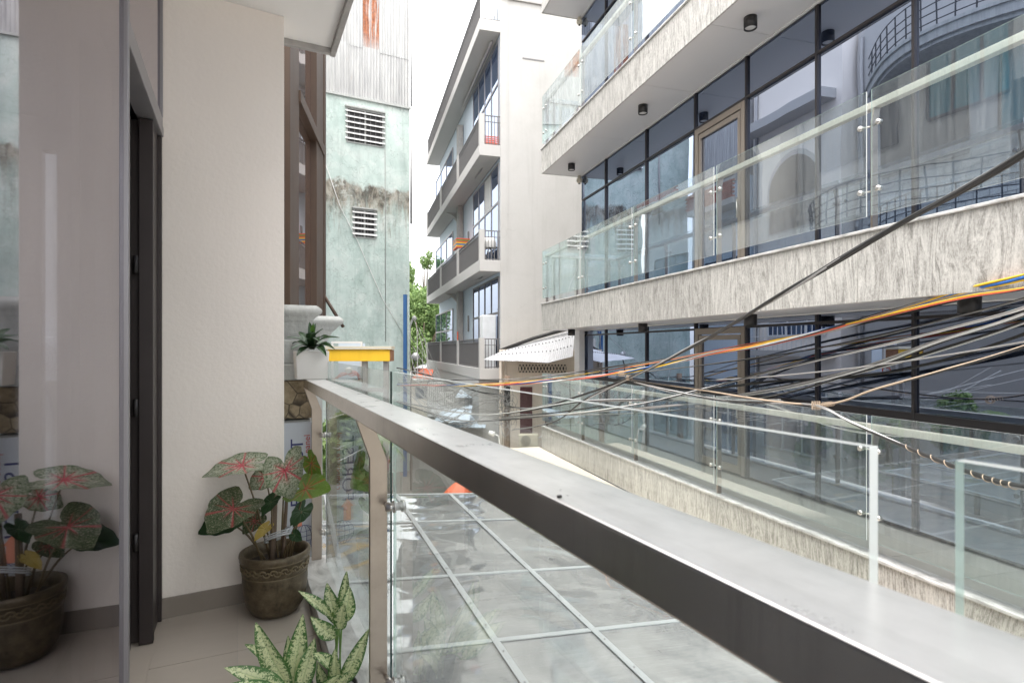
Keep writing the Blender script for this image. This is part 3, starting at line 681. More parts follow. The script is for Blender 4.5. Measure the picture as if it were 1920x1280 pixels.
# ================================================================== RIGHT GLASS BUILDING (frame R)
B0, B1 = 4.9, 5.99
TE = R.t_of_depth(B0, 14.9); TN = -5.0
rb = Thing('office_building', 'modern building on the right with blue mirror glass and streaked granite balconies', 'building', R, (B1, 8, 0))
rb.part('body', MB().box(B1+.12,B1+9,TN,TE-.12,0,H+9.39), M['mullion'])
rb.part('end_wall', MB().box(B1+.06,B1+9,TE-.115,TE+.02,0,H+9.41), M['plaster_ext'])
mull_px = [1135,1211,1303,1399,1531,1713]
mt = [R.t_at(p,B1) for p in mull_px]
while mt[-1] > TN: mt.append(mt[-1]-1.40)
mt = [TE-.03]+mt
levels = [('upper', H+5.20, H+8.75), ('middle', H+1.16, H+4.55), ('lower', H-2.02, H+.455)]
gran = {}
for li, (nm, zf, zc) in enumerate(levels):
    # glazing bays
    tr = {'upper': [zc-.65], 'middle': [H+3.905], 'lower': [H-.76, H+.33]}[nm]
    zs = [zf+.0]+tr+[zc]
    for i in range(len(mt)-1):
        t1_, t0_ = mt[i], mt[i+1]
        for k in range(len(zs)-1):
            w = t1_-t0_-.034; h = zs[k+1]-zs[k]-.03
            if w < .05 or h < .05: continue
            me = MB().box(-.006,.006,-w/2,w/2,-h/2,h/2).mesh('window_pane', M['facade_glass'])
            rb.inst('window_pane', me, (B1+.03,(t0_+t1_)/2,(zs[k]+zs[k+1])/2), rot=(0,random.gauss(0,.0015),random.gauss(0,.0022)))
    for t in mt[1:]:
        rb.part('mullion', MB().box(B1-.012,B1+.11,t-.017,t+.017,zf,zc), M['mullion'])
    for z in tr:
        hh = .045 if nm == 'lower' and z < H else .018
        rb.part('transom', MB().box(B1-.008,B1+.10,mt[-1],TE-.13,z-hh,z+hh), M['mullion'])
    # door frame in the third bay
    if nm != 'upper':
        t1_, t0_ = R.t_at(1303,B1)-.02, R.t_at(1399,B1)+.02; zd = tr[0]-.03 if nm == 'middle' else zc-.12
        for q in ((B1-.02,B1+.05,t1_-.09,t1_,zf,zd),(B1-.02,B1+.05,t0_,t0_+.09,zf,zd)):
            rb.part('door_frame', MB().box(*q), M['taupe'], bev=.004)
        rb.part('door_frame', MB().box(B1-.02,B1+.05,t0_+.091,t1_-.091,zd-.10,zd), M['taupe'], bev=.004)
        dl = rb.part('door', MB().box(B1-.012,B1+.02,t0_+.11,t0_+.17,zf+.02,zd-.12).box(B1-.012,B1+.02,t1_-.17,t1_-.11,zf+.02,zd-.12).box(B1-.012,B1+.02,t0_+.171,t1_-.171,zd-.20,zd-.12).box(B1-.012,B1+.02,t0_+.171,t1_-.171,zf+.02,zf+.14), M['taupe'])
        rb.part('handle', MB().tube([(B1-.05,t0_+.14,zf+.9),(B1-.05,t0_+.14,zf+1.2)],.012,8), M['steel_dull'], dl)
slabs = [('upper', H+4.55, H+5.20), ('middle', H+.455, H+1.16), ('lower', H-2.60, H-2.02), ('top', H+8.75, H+9.4)]
panel_px = []
for (nm, zb, zt_) in slabs:
    bs = rb.part('balcony', MB().box(B0+.03,B1+.1,TN,TE-.03,zb+.02,zt_-.045), M['concrete'])
    # front cladding panels
    wid = 2.4 if nm != 'top' else 2.4
    y = TE
    k = 0
    while y > TN:
        y0 = max(TN, y-wid)
        rb.part('cladding_panel', MB().box(B0,B0+.028,y0+.003,y-.003,zb,zt_-.032), M['granite'], bs)
        y = y0; k += 1
    rb.part('cladding_panel', MB().box(B0+.030,B1+.06,TE-.028,TE,zb,zt_-.032), M['granite'], bs)
    # coping along the edge
    rb.part('coping', MB().box(B0-.03,B0+.16,TN,TE+.03,zt_-.030,zt_).box(B0+.161,B1+.06,TE-.15,TE+.03,zt_-.030,zt_), M['marble'], bs, bev=.006)
    # soffit panels
    sp_edges = [TE-.03, R.t_of_depth(5.4,12.35), R.t_of_depth(5.4,10.0), R.t_of_depth(5.4,8.15), R.t_of_depth(5.4,6.3)]
    while sp_edges[-1] > TN: sp_edges.append(sp_edges[-1]-1.9)
    for i in range(len(sp_edges)-1):
        rb.part('soffit_panel', MB().box(B0+.032,B1+.02,sp_edges[i+1]+.004,sp_edges[i]-.004,zb+.004,zb+.016), M['soffit'], bs)
    rb.part('soffit_trim', MB().box(B1-.045,B1-.015,TN,TE-.03,zb-.012,zb+.003), M['white_plastic'], bs)
    # floor tiles on the lower balcony
    if nm in ('lower',):
        y = TE-.16; me = MB().box(0,.304,0,.596,0,.012).mesh('floor_tile', M['tile_out'] if 'tile_out' in M else M['tile'])
        n = 0
        while y > 1.0:
            for q in range(3):
                rb.inst('floor_tile', me, (B0+.165+q*.306, y-.598, zt_-.044), bs)
            y -= .60
    else:
        rb.part('floor_finish', MB().box(B0+.162,B1-.02,TN,TE-.155,zt_-.043,zt_-.03), M['tile'], bs)
# railings
yposts = [14.72, 12.48, 10.2, 7.92, 5.59, 3.3, 1.0]
tposts = [R.t_of_depth(B0+.06,y) for y in yposts]
def rclamp(t, z):
    c = MB()
    for sgn in (-1,1):
        c.tube([(B0+.075,t,z),(B0+.02,t+sgn*.10,z)],.009,6).tube([(B0+.005,t+sgn*.10,z),(B0+.045,t+sgn*.10,z)],.026,10)
    return c
for (nm, zf) in (('upper',H+5.20),('middle',H+1.16),('lower',H-2.02)):
    zg = zf+1.36; hr0, hr1 = zf+1.20, zf+1.265
    rl = rb.part('railing', MB().box(B0+.07,B0+.15,TN,TE-.05,hr0,hr1).box(B0+.151,B1-.0,TE-.13,TE-.05,hr0,hr1), M['steel_lt'] if 'steel_lt' in M else M['steel_dull'], bev=.004)
    for i, t in enumerate(tposts):
        tt = t
        prof = [(B0+.05,zf),(B0+.115,zf),(B0+.115,hr0-.16),(B0+.15,hr0-.001),(B0+.075,hr0-.001),(B0+.05,hr0-.14)]
        rb.part('post', MB().prism_xz(prof, tt-.011, tt+.011), M['steel_post'], rl)
        for z in (zf+.38, zf+1.02): rb.part('glass_clamp', rclamp(tt,z), M['steel_dull'], rl)
    for i in range(len(tposts)-1):
        rb.part('glass_panel', glass_box(B0+.014,B0+.026,tposts[i+1]+.028,tposts[i]-.028 if i else TE-.03,zf+.13,zg), [M['glass_far'],M['glass_edge']], rl)
    rb.part('glass_panel', glass_box(B0+.03,B1-.06,TE-.022,TE-.010,zf+.13,zg,'y'), [M['glass_far'],M['glass_edge']], rl)
    for b in (B0+.30,B1-.14):
        rb.part('post', MB().box(b,b+.05,TE-.10,TE-.075,zf,hr0), M['steel_post'], rl)
        rb.part('glass_clamp', MB().tube([(b+.025,TE-.09,zf+1.0),(b-.06,TE-.02,zf+1.0)],.009,6).tube([(b-.06,TE-.03,zf+1.0),(b-.06,TE-.0,zf+1.0)],.024,10).tube([(b+.025,TE-.09,zf+.4),(b-.06,TE-.02,zf+.4)],.009,6).tube([(b-.06,TE-.03,zf+.4),(b-.06,TE-.0,zf+.4)],.024,10), M['steel_dull'], rl)
# pillar at far end of lower storey + beige roof slab of the storey below
rb.part('end_pillar', MB().box(B1-.17,B1-.02,TE-.35,TE-.02,0,H+.45), M['soffit'])
rb.part('entrance_roof', MB().box(2.6,B0-.002,TN,TE+.2,H-2.72,H-2.62), M['cream'])
rb.part('ground_wall', MB().box(B1-.05,B1+.11,TN,TE-.13,0,H-2.6), M['facade_glass'])
names = {'upper': ('the upper balcony soffit', H+4.55), 'middle': ('the middle balcony soffit', H+.455)}
ordn = ['far end', 'second from the far end', 'third from the far end', 'nearest to the camera']
for nm, (lb, z) in names.items():
    for i, Y in enumerate((14.1,10.7,7.85,5.09)):
        t = R.t_of_depth(5.35,Y); th = Thing('ceiling_lamp', f'black round ceiling lamp under {lb}, {ordn[i]}', 'lamp', R, (5.35,t,z), group='round lamps under the granite balconies')
        th.part('housing', MB().lathe([(.0,z+.004),(.088,z+.004),(.088,z-.15),(.076,z-.15),(.074,z-.125),(0,z-.125)],5.35,t,24), M['black'])
        th.part('diffuser', MB().lathe([(.073,z-.127),(.07,z-.133),(0,z-.133)],5.35,t,24), M['white_plastic'])
for (nm, z) in (('below the middle balcony', H+.44),('below the upper balcony',H+4.54),('below the topmost balcony',H+8.74)):
    t = TE-.10
    th = Thing('security_camera', f'small beige dome security camera at the far corner {nm}', 'camera', R, (B1-.06,t,z))
    th.part('bracket', MB().lathe([(0,z+.01),(.05,z+.01),(.05,z-.05),(.03,z-.06),(.0,z-.06)],B1-.06,t,14), M['beige_plastic'])
    th.part('dome', MB().lathe([(0,z-.055),(.075,z-.06),(.08,z-.11),(.06,z-.16),(0,z-.18)],B1-.06,t,16), M['beige_plastic'])
    th.part('lens', MB().lathe([(0,z-.175),(.03,z-.18),(.025,z-.20),(0,z-.205)],B1-.06,t,12), M['black'])

# ================================================================== WHITE APARTMENT BUILDING (frame Wf)
c1, c2 = 3.79, 4.47
t0 = Wf.t_of_depth(c1, 18.0); tF = Wf.t_of_depth(c1, 31.3)
wb = Thing('apartment_building', 'tall white apartment block with stacked balconies and a blank side wall', 'building', Wf, (c2, t0, 0))
ptop = H+11.15
wb.part('body', MB().box(c2+.02,c2+11,t0+.03,tF,0,ptop-.01), M['plaster_blue'])  # white facade coloured pale blue to stand in for its shade
def m_side():
    t = NT('weathered_white_render'); v = t.coord((1,1,1))
    c = t.ramp(t.noise(v, .35, 8, .65, .4), [(.3,(.41,.40,.38)),(.5,(.47,.46,.44)),(.7,(.51,.50,.485))])
    st = t.ramp(t.noise(t.coord((2.2,2.2,.12)), 1.4, 7, .7), [(.5,0.0),(.8,1.0)]); c = t.mix(t.math('MULTIPLY', st, .35), c, (.27,.26,.24))
    vo = t.n('TexVoronoi'); vo.feature = 'DISTANCE_TO_EDGE'; vo.inputs['Scale'].default_value = .45
    nz = t.n('TexNoise'); nz.inputs['Scale'].default_value = 1.4; nz.inputs['Detail'].default_value = 6; t.l(v, nz.inputs['Vector']); va = t.n('VectorMath', operation='ADD'); t.l(v, va.inputs[0]); t.l(nz.outputs['Color'], va.inputs[1]); t.l(va.outputs[0], vo.inputs['Vector'])
    ck = t.math('MULTIPLY', t.ramp(vo.outputs['Distance'], [(0,1.0),(.006,0.0)]), t.ramp(t.noise(v, .5, 3), [(.5,0.0),(.6,1.0)])); c = t.mix(t.math('MULTIPLY', ck, .35), c, (.2,.19,.18))
    return t.fin(t.pr(c, .88, 0, t.bump(t.noise(v, 9, 6), .15, .02)))
M['side'] = m_side()
wb.part('parapet_cap', MB().box(c2-.05,c2+11.05,t0-.06,t0+.09,ptop+.001,ptop+.07), M['concrete'])
wb.part('side_wall', MB().box(c2,c2+11.02,t0,t0+.028,0,ptop).box(c2,c2+.25,t0-.02,t0-.0005,0,ptop), M['side'])
slz = [zp(56,18), zp(291,18), zp(508,18), zp(712,18)]
def wband(pxa, pxb): return Wf.t_at(pxa,c2), Wf.t_at(pxb,c2)
for i, z in enumerate(slz):
    top = z+.36
    ta = t0-.02 ; tend = tF
    bal = wb.part('balcony', MB().box(c1,c2-.001,ta,tend,z,top), M['plaster_ext'], bev=.01)
    ztop = top+.95
    zn = slz[i-1] if i else z+3.9
    # piers at intervals along the front
    ps = [ta, Wf.t_at(858,c1)-.0, Wf.t_at(826,c1), tF-.25]
    if i in (1,2,3):
        for k, p in enumerate(ps):
            if k: rb_ = wb.part('rail_pier', MB().box(c1+.002,c1+.13,p,p+.24,top,ztop), M['plaster_ext'], bal)
        wb.part('rail_pier', MB().box(c1+.002,c1+.16,ta+.002,ta+.16,top,ztop+.02), M['plaster_ext'], bal)
    # railings: bars joined (about a pixel each), rails and screens
    bars = MB(); x = c1+.06; y = ta+.18
    while y < tF-.05:
        bars.box(x-.008,x+.008,y-.008,y+.008,top,ztop-.02); y += .13
    wb.part('baluster', bars, M['rail_paint'], bal, kind='stuff')
    if i: 
        wb.part('screen', MB().box(x+.014,x+.020,ta+.2,tF-.1,top+.05,ztop-.14), M['screen'], bal)
    else:
        wb.part('screen', MB().box(x+.014,x+.020,ta+.2,tF-.1,top+.05,ztop-.10), M['screen'], bal)
    wb.part('top_rail', MB().box(x-.02,x+.03,ta+.16,tF,ztop-.03,ztop).box(x-.012,x+.02,ta+.16,tF,ztop-.13,ztop-.11), M['rail_paint'], bal)
    eb = MB(); xx = c1+.20
    while xx < c2-.03:
        eb.box(xx-.009,xx+.009,ta+.05,ta+.068,top,ztop-.03); xx += .10
    eb.box(c1+.1,c2,ta+.045,ta+.075,ztop-.03,ztop).box(c1+.1,c2,ta+.045,ta+.075,top+.03,top+.05).box(c1+.1,c2,ta+.045,ta+.07,ztop-.22,ztop-.20)
    wb.part('end_baluster', eb, M['rail_paint'], bal)
    # glazing behind: near window group, small slot, far window group
    if i:
        zc = zn
        ya, yb = Wf.t_at(937,c2)+.12, Wf.t_at(888,c2)
        n = 4; h0, h1 = top+.02, zc-.12; zt_ = h0+(h1-h0)*.60
        fr = MB(); fr.box(c2-.03,c2+.018,ya,yb,h0,h0+.06).box(c2-.03,c2+.018,ya,yb,h1-.06,h1).box(c2-.028,c2+.018,ya,yb,zt_-.035,zt_+.035)
        for k in range(n+1):
            y = ya+(yb-ya)*k/n; fr.box(c2-.026,c2+.017,y-.03,y+.03,h0+.002,h1-.002)
        wdw = wb.part('window', fr, M['rail_paint'] if i == 3 else M['grey_frame'])
        for k in range(n):
            y0_, y1_ = ya+(yb-ya)*k/n+.032, ya+(yb-ya)*(k+1)/n-.032
            for (q0,q1) in ((h0+.062,zt_-.037),(zt_+.037,h1-.062)):
                if i == 2 and k == 1 and q0 > zt_:
                    lv = MB(); zz = q0
                    while zz < q1-.04: lv.box(c2-.02,c2+.01,y0_,y1_,zz,zz+.035); zz += .065
                    wb.part('louvre', lv, M['white_plastic'], wdw); continue
                wb.part('window_pane', MB().box(c2-.004,c2+.004,y0_,y1_,q0,q1), M['blue_window'], wdw)
        ya, yb = Wf.t_at(849,c2), Wf.t_at(818,c2)
        fr = MB(); fr.box(c2-.03,c2+.018,ya,yb,h0,h0+.06).box(c2-.03,c2+.018,ya,yb,h1-.5,h1-.44).box(c2-.028,c2+.018,ya,yb,zt_-.3,zt_-.24)
        for k in range(4):
            y = ya+(yb-ya)*k/3; fr.box(c2-.026,c2+.017,y-.04,y+.04,h0+.002,h1-.442)
        wdw = wb.part('window', fr, M['grey_frame'])
        for k in range(3):
            wb.part('window_pane', MB().box(c2-.004,c2+.004,ya+(yb-ya)*k/3+.042,ya+(yb-ya)*(k+1)/3-.042,h0+.062,h1-.502), M['blue_window'], wdw)
        ys = Wf.t_at(878,c2); wb.part('slot_window', MB().box(c2-.01,c2+.012,ys-.12,ys+.12,h0+1.3,h0+1.95), M['black'])
        # beams under slab
        yb_ = Wf.t_at(858,c2); wb.part('beam', MB().prism_xz([(c1+.15,z-.001),(c2,z-.001),(c2,z-.35),(c1+.45,z-.12)], yb_, yb_+.22), M['plaster_ext'], bal)
        wb.part('ceiling_tube', MB().tube([(c1+.35,t0+1.2,z-.05),(c1+.35,t0+2.3,z-.05)],.025,8), M['grey_frame'], bal)
# drain duct down the facade
yd = Wf.t_at(867,c2); wb.part('duct', MB().box(c2-.22,c2-.002,yd-.18,yd+.18,0,slz[0]-.5), M['concrete'])
wb.part('red_pipe', MB().tube([(c2-.25,yd-.25,slz[3]+.4),(c2-.25,yd-.25,slz[3]+1.7)],.03,6), M['cab_r'])
wb.part('roll_blind_box', MB().tube([(c1+.5,t0+.4,slz[0]-.12),(c1+.5,t0+5.5,slz[0]-.12)],.05,8), M['grey_frame'])
wb.part('wall_slot', MB().box(Wf.inv(*P(976,112,18.6).xy)[0],Wf.inv(*P(1018,116,18.7).xy)[0],t0-.012,t0-.001,zp(113,18.5)-.02,zp(113,18.5)+.02), M['rail_paint'])
wb.part('lower_wall', MB().box(c1+.02,c2-.001,t0+.2,tF,0,slz[3]-.002), M['plaster_ext'])
# things on the balconies
z = slz[1]+.36; ct = Thing('plastic_crate', 'red plastic crate at the open end of the white block\'s upper balcony', 'crate', Wf, (c1+.42,t0+.25,z))
cb = MB()
for k in range(5): cb.box(c1+.2,c1+.64,t0+.1,t0+.12,z+.02+k*.065,z+.055+k*.065).box(c1+.2,c1+.64,t0+.42,t0+.44,z+.02+k*.065,z+.055+k*.065).box(c1+.2,c1+.22,t0+.121,t0+.419,z+.02+k*.065,z+.055+k*.065)
for k in range(5): cb.box(c1+.2+k*.105,c1+.22+k*.105,t0+.098,t0+.122,z,z+.34)
ct.part('side', cb, M['cab_r']); ct.part('base', MB().box(c1+.2,c1+.64,t0+.12,t0+.42,z+.0,z+.018), M['cab_r'])
z = slz[2]+.36
yb_ = Wf.t_at(862,c1+.25); bx_ = Thing('stacked_mats', 'pile of rainbow striped foam mats raised above the white block\'s balcony rail', 'mats', Wf, (c1+.3,yb_,z))
bx_.part('cabinet', MB().box(c1+.12,c1+.55,yb_-.3,yb_+.4,z,z+1.15), M['white_plastic'])
for k, m in enumerate(('cab_r','cab_y','cab_b','cab_y','cab_r','stem_g','cab_r')):
    bx_.part('mat', MB().box(c1+.05,c1+.60,yb_-.36,yb_+.45,z+1.16+k*.055,z+1.21+k*.055), M[m], bev=.01)
cl = Thing('covered_chair', 'folded chair under cloth behind the bars of the white block\'s middle balcony', 'chair', Wf, (c1+.42,t0+.4,z))
cl.part('cloth', MB().lathe([(.22,z+.45),(.24,z+.6),(.17,z+.78),(.0,z+.82)],c1+.42,t0+.4,10), M['white_plastic'])
cl.part('frame', MB().tube([(c1+.25,t0+.3,z),(c1+.5,t0+.4,z+.8)],.02,6).tube([(c1+.6,t0+.3,z),(c1+.35,t0+.5,z+.75)],.02,6), M['rail_paint'])
z = slz[3]+.36; wa = Thing('wrapped_appliance', 'tall appliance wrapped in crinkled plastic on the white block\'s lowest balcony', 'appliance', Wf, (c1+.4,t0+.5,z))
wa.part('box', MB().box(c1+.02+.14,c1+.62,t0+.3,t0+.75,z+.0,z+1.72), M['film'], bev=.04)
# roof things
rz = ptop
aw = Thing('roof_railing', 'thin grey railing with drying things on the white block\'s roof edge', 'railing', Wf, (c2+3,t0+.3,rz))
rr_ = MB()
for k in range(24): rr_.box(c2+.3+k*.3,c2+.32+k*.3,t0+.3,t0+.32,rz,rz+.9)
rr_.box(c2+.3,c2+7.3,t0+.295,t0+.325,rz+.88,rz+.91)
aw.part('bar', rr_, M['rail_paint'])

# ================================================================== MINT BUILDING (frame Mi)
mtf = Mi.inv((603-960)/F*20.5,20.5)[1]; mL = Mi.inv((603-960)/F*20.5,20.5)[0]-1.2
P1 = Mi.inv(*[(768-960)/F*22.0,22.0]); mR = P1[0]
mb_ = Thing('mint_building', 'narrow mint green building with peeling mouldy plaster and corrugated zinc above', 'building', Mi, ((mL+mR)/2,mtf,0))
zc_ = zp(188,21.2)
mb_.part('wall', MB().box(mL,mR,mtf,mtf+9,0,zc_), M['mint'])
mb_.part('upper_wall', MB().box(mL,mR-.06,mtf+.12,mtf+9,zc_+.001,H+16), M['concrete'])
mb_.part('ledge', MB().box(mL,mR+.04,mtf-.08,mtf+.0-.001,zc_-.02,zc_+.06), M['concrete_lt'])
def corr(x0,x1,y,z0,z1,pitch=.11,amp=.018,name='c'):
    n = max(4,int((x1-x0)/pitch*6)); m = MB()
    vs = []
    for i in range(n+1):
        x = x0+(x1-x0)*i/n; yy = y+amp*math.sin((x-x0)/pitch*2*math.pi)
        vs += [(x,yy,z0),(x,yy,z1),(x,yy+.004,z0),(x,yy+.004,z1)]
    fs = []
    for i in range(n):
        a = i*4; b = a+4; fs += [(a,b,b+1,a+1),(a+2,a+3,b+3,b+2),(a+1,b+1,b+3,a+3),(a,a+2,b+2,b)]
    m.add(vs, fs, 0, False); return m
xs = np.linspace(mL, mR-.03, 7)
xr0 = Mi.inv((679-960)/F*21.2,21.2)[0]; xr1 = Mi.inv((713-960)/F*21.4,21.4)[0]
xs = [mL, mL+1.0, Mi.inv(*P(652,0,21).xy)[0], xr0, xr1, mR-.02]
for row in range(3):
    zr0 = [zc_+.03, zp(92,21.2), zp(92,21.2)+2.6][row]; zr1 = [zp(92,21.2)+.1, zp(92,21.2)+2.7, H+16][row]
    for i in range(len(xs)-1):
        rusty = (i == 3 and row >= 1)
        mb_.part('zinc_sheet', corr(xs[i]-.02,xs[i+1]+.02,mtf+.03-.012*((i+row)%2)-.03*(row==1)*0,zr0+random.uniform(-.03,.03),zr1), M['corr_rust'] if rusty else M['corr'], label='rust stained zinc sheet' if rusty else None)
def louvre(pa, pb, py0, py1, Y, n, label):
    x0 = Mi.inv(*P(pa,0,Y).xy)[0]; x1 = Mi.inv(*P(pb,0,Y).xy)[0]; z1 = zp(py0,Y); z0 = zp(py1,Y)
    fr = MB().box(x0,x1,mtf-.03,mtf-.002,z1-.05,z1).box(x0,x1,mtf-.03,mtf-.002,z0,z0+.05).box(x0,x0+.05,mtf-.03,mtf-.002,z0+.05,z1-.05).box(x1-.05,x1,mtf-.03,mtf-.002,z0+.05,z1-.05).box((x0+x1)/2-.03,(x0+x1)/2+.03,mtf-.028,mtf-.002,z0+.05,z1-.05)
    w = mb_.part('window', fr, M['concrete_lt'], label=label)
    mb_.part('opening', MB().box(x0+.05,x1-.05,mtf-.006,mtf-.0015,z0+.05,z1-.05), M['black'], w)
    me = MB().prism_yz([(-.09,-.045),(0,.03),(0,.045),(-.09,-.03)],-(x1-x0)/2-.04,(x1-x0)/2+.04).mesh('slat', M['white_plastic'])
    for k in range(n):
        mb_.inst('slat', me, ((x0+x1)/2, mtf-.012, z0+(z1-z0)*(k+.75)/(n+.4)), w)
    bb = MB()
    for k in range(7): xx = x0+(x1-x0)*(k+.5)/7; bb.box(xx-.012,xx+.012,mtf-.02,mtf-.008,z0+.05,z1-.05)
    mb_.part('bar', bb, M['rail_paint'], w)
    mb_.part('sill', MB().box(x0-.05,x1+.05,mtf-.12,mtf-.001,z1+.002,z1+.05), M['concrete_lt'], w)
louvre(646,724,207,272,21.2,6,'upper wide louvred vent window')
louvre(660,707,393,447,21.2,5,'lower narrow louvred vent window')
x_ = mR+.05
mb_.part('downpipe', MB().tube([(x_,mtf-.05,zc_-.2),(x_,mtf-.05,zp(420,22))],.05,8).tube([(x_,mtf-.05,zc_+.1),(x_,mtf-.05,H+14)],.04,8), M['corr'])
mb_.part('conduit', MB().tube([(Mi.inv(*P(725,0,21.3).xy)[0],mtf-.04,zp(205,21.3)),(Mi.inv(*P(725,0,21.3).xy)[0]+.03,mtf-.04,zp(640,21.3))],.012,5).tube([(mL+1.27,mtf-.04,zp(225,20.6)),(mL+1.30,mtf-.04,zp(380,20.6))],.035,6), M['cab_grey'])
mb_.part('slack_wire', MB().tube([(Mi.inv(*P(610,0,20.6).xy)[0],mtf-.05,zp(310,20.6)),(Mi.inv(*P(637,0,20.8).xy)[0],mtf-.06,zp(388,20.8)),(Mi.inv(*P(670,0,21).xy)[0],mtf-.06,zp(450,21)),(Mi.inv(*P(720,0,21.3).xy)[0],mtf-.06,zp(560,21.3)),(Mi.inv(*P(757,0,22).xy)[0],mtf-.06,zp(632,22))],.012,5), M['cab_white'])

# ================================================================== HOUSES ACROSS (seen mirrored in the glass), frame R
def row_windows(th, b, specs, frame, pane):
    for (y0,y1,z0,z1,nx) in specs:
        fr = MB().box(b-.0,b+.05,y0,y1,z0,z0+.06).box(b,b+.05,y0,y1,z1-.06,z1)
        for k in range(nx+1): y = y0+(y1-y0)*k/nx; fr.box(b+.002,b+.048,y-.03,y+.03,z0+.06,z1-.06)
        w = th.part('window', fr, frame)
        for k in range(nx): th.part('window_pane', MB().box(b+.006,b+.02,y0+(y1-y0)*k/nx+.032,y0+(y1-y0)*(k+1)/nx-.032,z0+.062,z1-.062), pane, w)
h1 = Thing('row_house', 'house with a curved balcony and white brick front mirrored in the blue glass', 'house', R, (-3,9.8,0))
h1.part('wall', MB().box(-8,-2.4,7.6,13.2,0,H+9.5), M['plaster_ext'])
row_windows(h1, -2.4, [(7.8,9.4,H+4.9,H+7.0,3),(10,12.4,H+.9,H+2.9,3),(7.8,9.4,H+.6,H+2.9,2),(7.9,9.1,H-3.6,H-1.6,2)], M['dark_metal'], M['teal'])
h1.part('blind', MB().box(-2.39,-2.33,10.1,12.4,H+4.7,H+6.9), M['dark_metal'])
brk = MB().box(0,.03,0,.34,0,.15).mesh('brick', M['whitebrick'])
for r_ in range(7):
    for k in range(15):
        h1.inst('brick', brk, (-2.398, 7.65+k*.36+(r_%2)*.18, H+3.05+r_*.17))
for z, nmz in ((H+7.2,'u'),(H+3.2-.55,'l')):
    arc = [(-2.4,7.7)]+[(-2.4+1.35*math.sin(math.pi*k/14), 7.7+5.2*k/14) for k in range(1,14)]+[(-2.4,12.9)]
    ins = lambda s: [(-2.4+(x+2.4)*s, 10.3+(y-10.3)*s) for x,y in arc]
    bo = h1.part('curved_balcony', MB().prism(arc,z,z+.22).prism(ins(1.03),z+.221,z+.30).prism(ins(.95),z-.10,z-.001), [M['concrete_lt']])
    rm_ = MB()
    for zz in (z+.45,z+.65,z+.85,z+1.1): rm_.tube([(x,y,zz) for x,y in ins(.97)],.014,5)
    for k in range(1,14): x,y = ins(.97)[k]; rm_.box(x-.012,x+.012,y-.012,y+.012,z+.30,z+1.1)
    h1.part('balcony_rail', rm_, M['black'], bo)
h2 = Thing('arched_house', 'pale house with a dark arched window mirrored in the blue glass', 'house', R, (-2,15,0))
h2.part('wall', MB().box(-8,-1.9,13.3,17,0,H+9.3), M['plaster'])
arch = [(14.1,H+3.9),(16.2,H+3.9)]+[(15.15+1.05*math.cos(q*math.pi/12),H+5.2+1.05*math.sin(q*math.pi/12)) for q in range(13)]
h2.part('arch_window', MB().prism_yz(arch,-1.9,-1.87), M['dark_metal'])
arch2 = [(15.15+(y-15.15)*1.1,H+4.5+(z-H-4.5)*1.1) for y,z in arch]; h2.part('arch_trim', MB().prism_yz(arch2,-1.899,-1.88), M['plaster_ext'])
row_windows(h2, -1.9, [(13.8,16.4,H+.4,H+2.6,3),(13.8,16.4,H-3.4,H-1.3,3)], M['white_plastic'], M['blue_window'])
h2.part('step_roof', MB().box(-2.4,-1.3,13.5,16.9,H+7.4,H+7.7), M['plaster_ext'])
h3 = Thing('brick_balcony_house', 'corrugated clad house with a red brick balcony mirrored in the blue glass', 'house', R, (-1.8,18.5,0))
h3.part('wall', MB().box(-8,-1.75,17.1,20.6,0,H+6.2), M['plaster_blue'])
for k in range(3):
    me = corr(0,1.15,0,H+6.2,H+12,.12,.02)
    v2 = [(-1.72+yy, 17.1+k*1.16+x, z) for (x,yy,z) in me.v]; me.v = v2; h3.part('zinc_sheet', me, M['corr'])
h3.part('upper_wall', MB().box(-8,-1.78,17.1,20.6,H+6.201,H+12), M['concrete'])
bo = h3.part('balcony', MB().box(-1.75,-1.05,17.2,19.9,H+5.2,H+5.4), M['plaster_ext'])
bk = MB().box(0,.09,0,.215,0,.062).mesh('brick', M['redbrick'])
for r_ in range(9):
    for k in range(12): h3.inst('brick', bk, (-1.14, 17.22+k*.225+(r_%2)*.11-.0, H+5.401+r_*.07), bo)
h3.part('rail', MB().box(-1.11,-1.07,17.2,19.9,H+6.35,H+6.39).box(-1.11,-1.07,17.2,19.9,H+6.15,H+6.18), M['black'], bo)
row_windows(h3, -1.75, [(17.6,19.8,H+1.2,H+3.4,3),(17.6,19.8,H-3.2,H-1.2,2)], M['dark_metal'], M['blue_window'])
for th_, b_, y_, zt2 in ((h1,-2.36,13.0,H+9),(h2,-1.86,16.8,H+9),(h3,-1.70,20.4,H+6)):
    th_.part('downpipe', MB().tube([(b_+.02,y_,0),(b_+.02,y_,zt2)],.05,8), M['cab_grey'])
lb = MB()
for k in range(16): lb.box(-1.42,-1.40,13.5+k*.21,13.52+k*.21,H-.05,H+.85)
lb.box(-1.43,-1.39,13.5,16.7,H+.85,H+.89).box(-1.43,-1.39,13.5,16.7,H+.4,H+.42)
bl2 = h2.part('balcony', MB().box(-1.899,-1.38,13.45,16.75,H-.25,H-.051), M['plaster_ext']); h2.part('balcony_rail', lb, M['white_plastic'], bl2)
h1.part('lintel', MB().box(-2.399,-2.2,7.7,13.0,H+2.1,H+2.25), M['plaster_ext'])
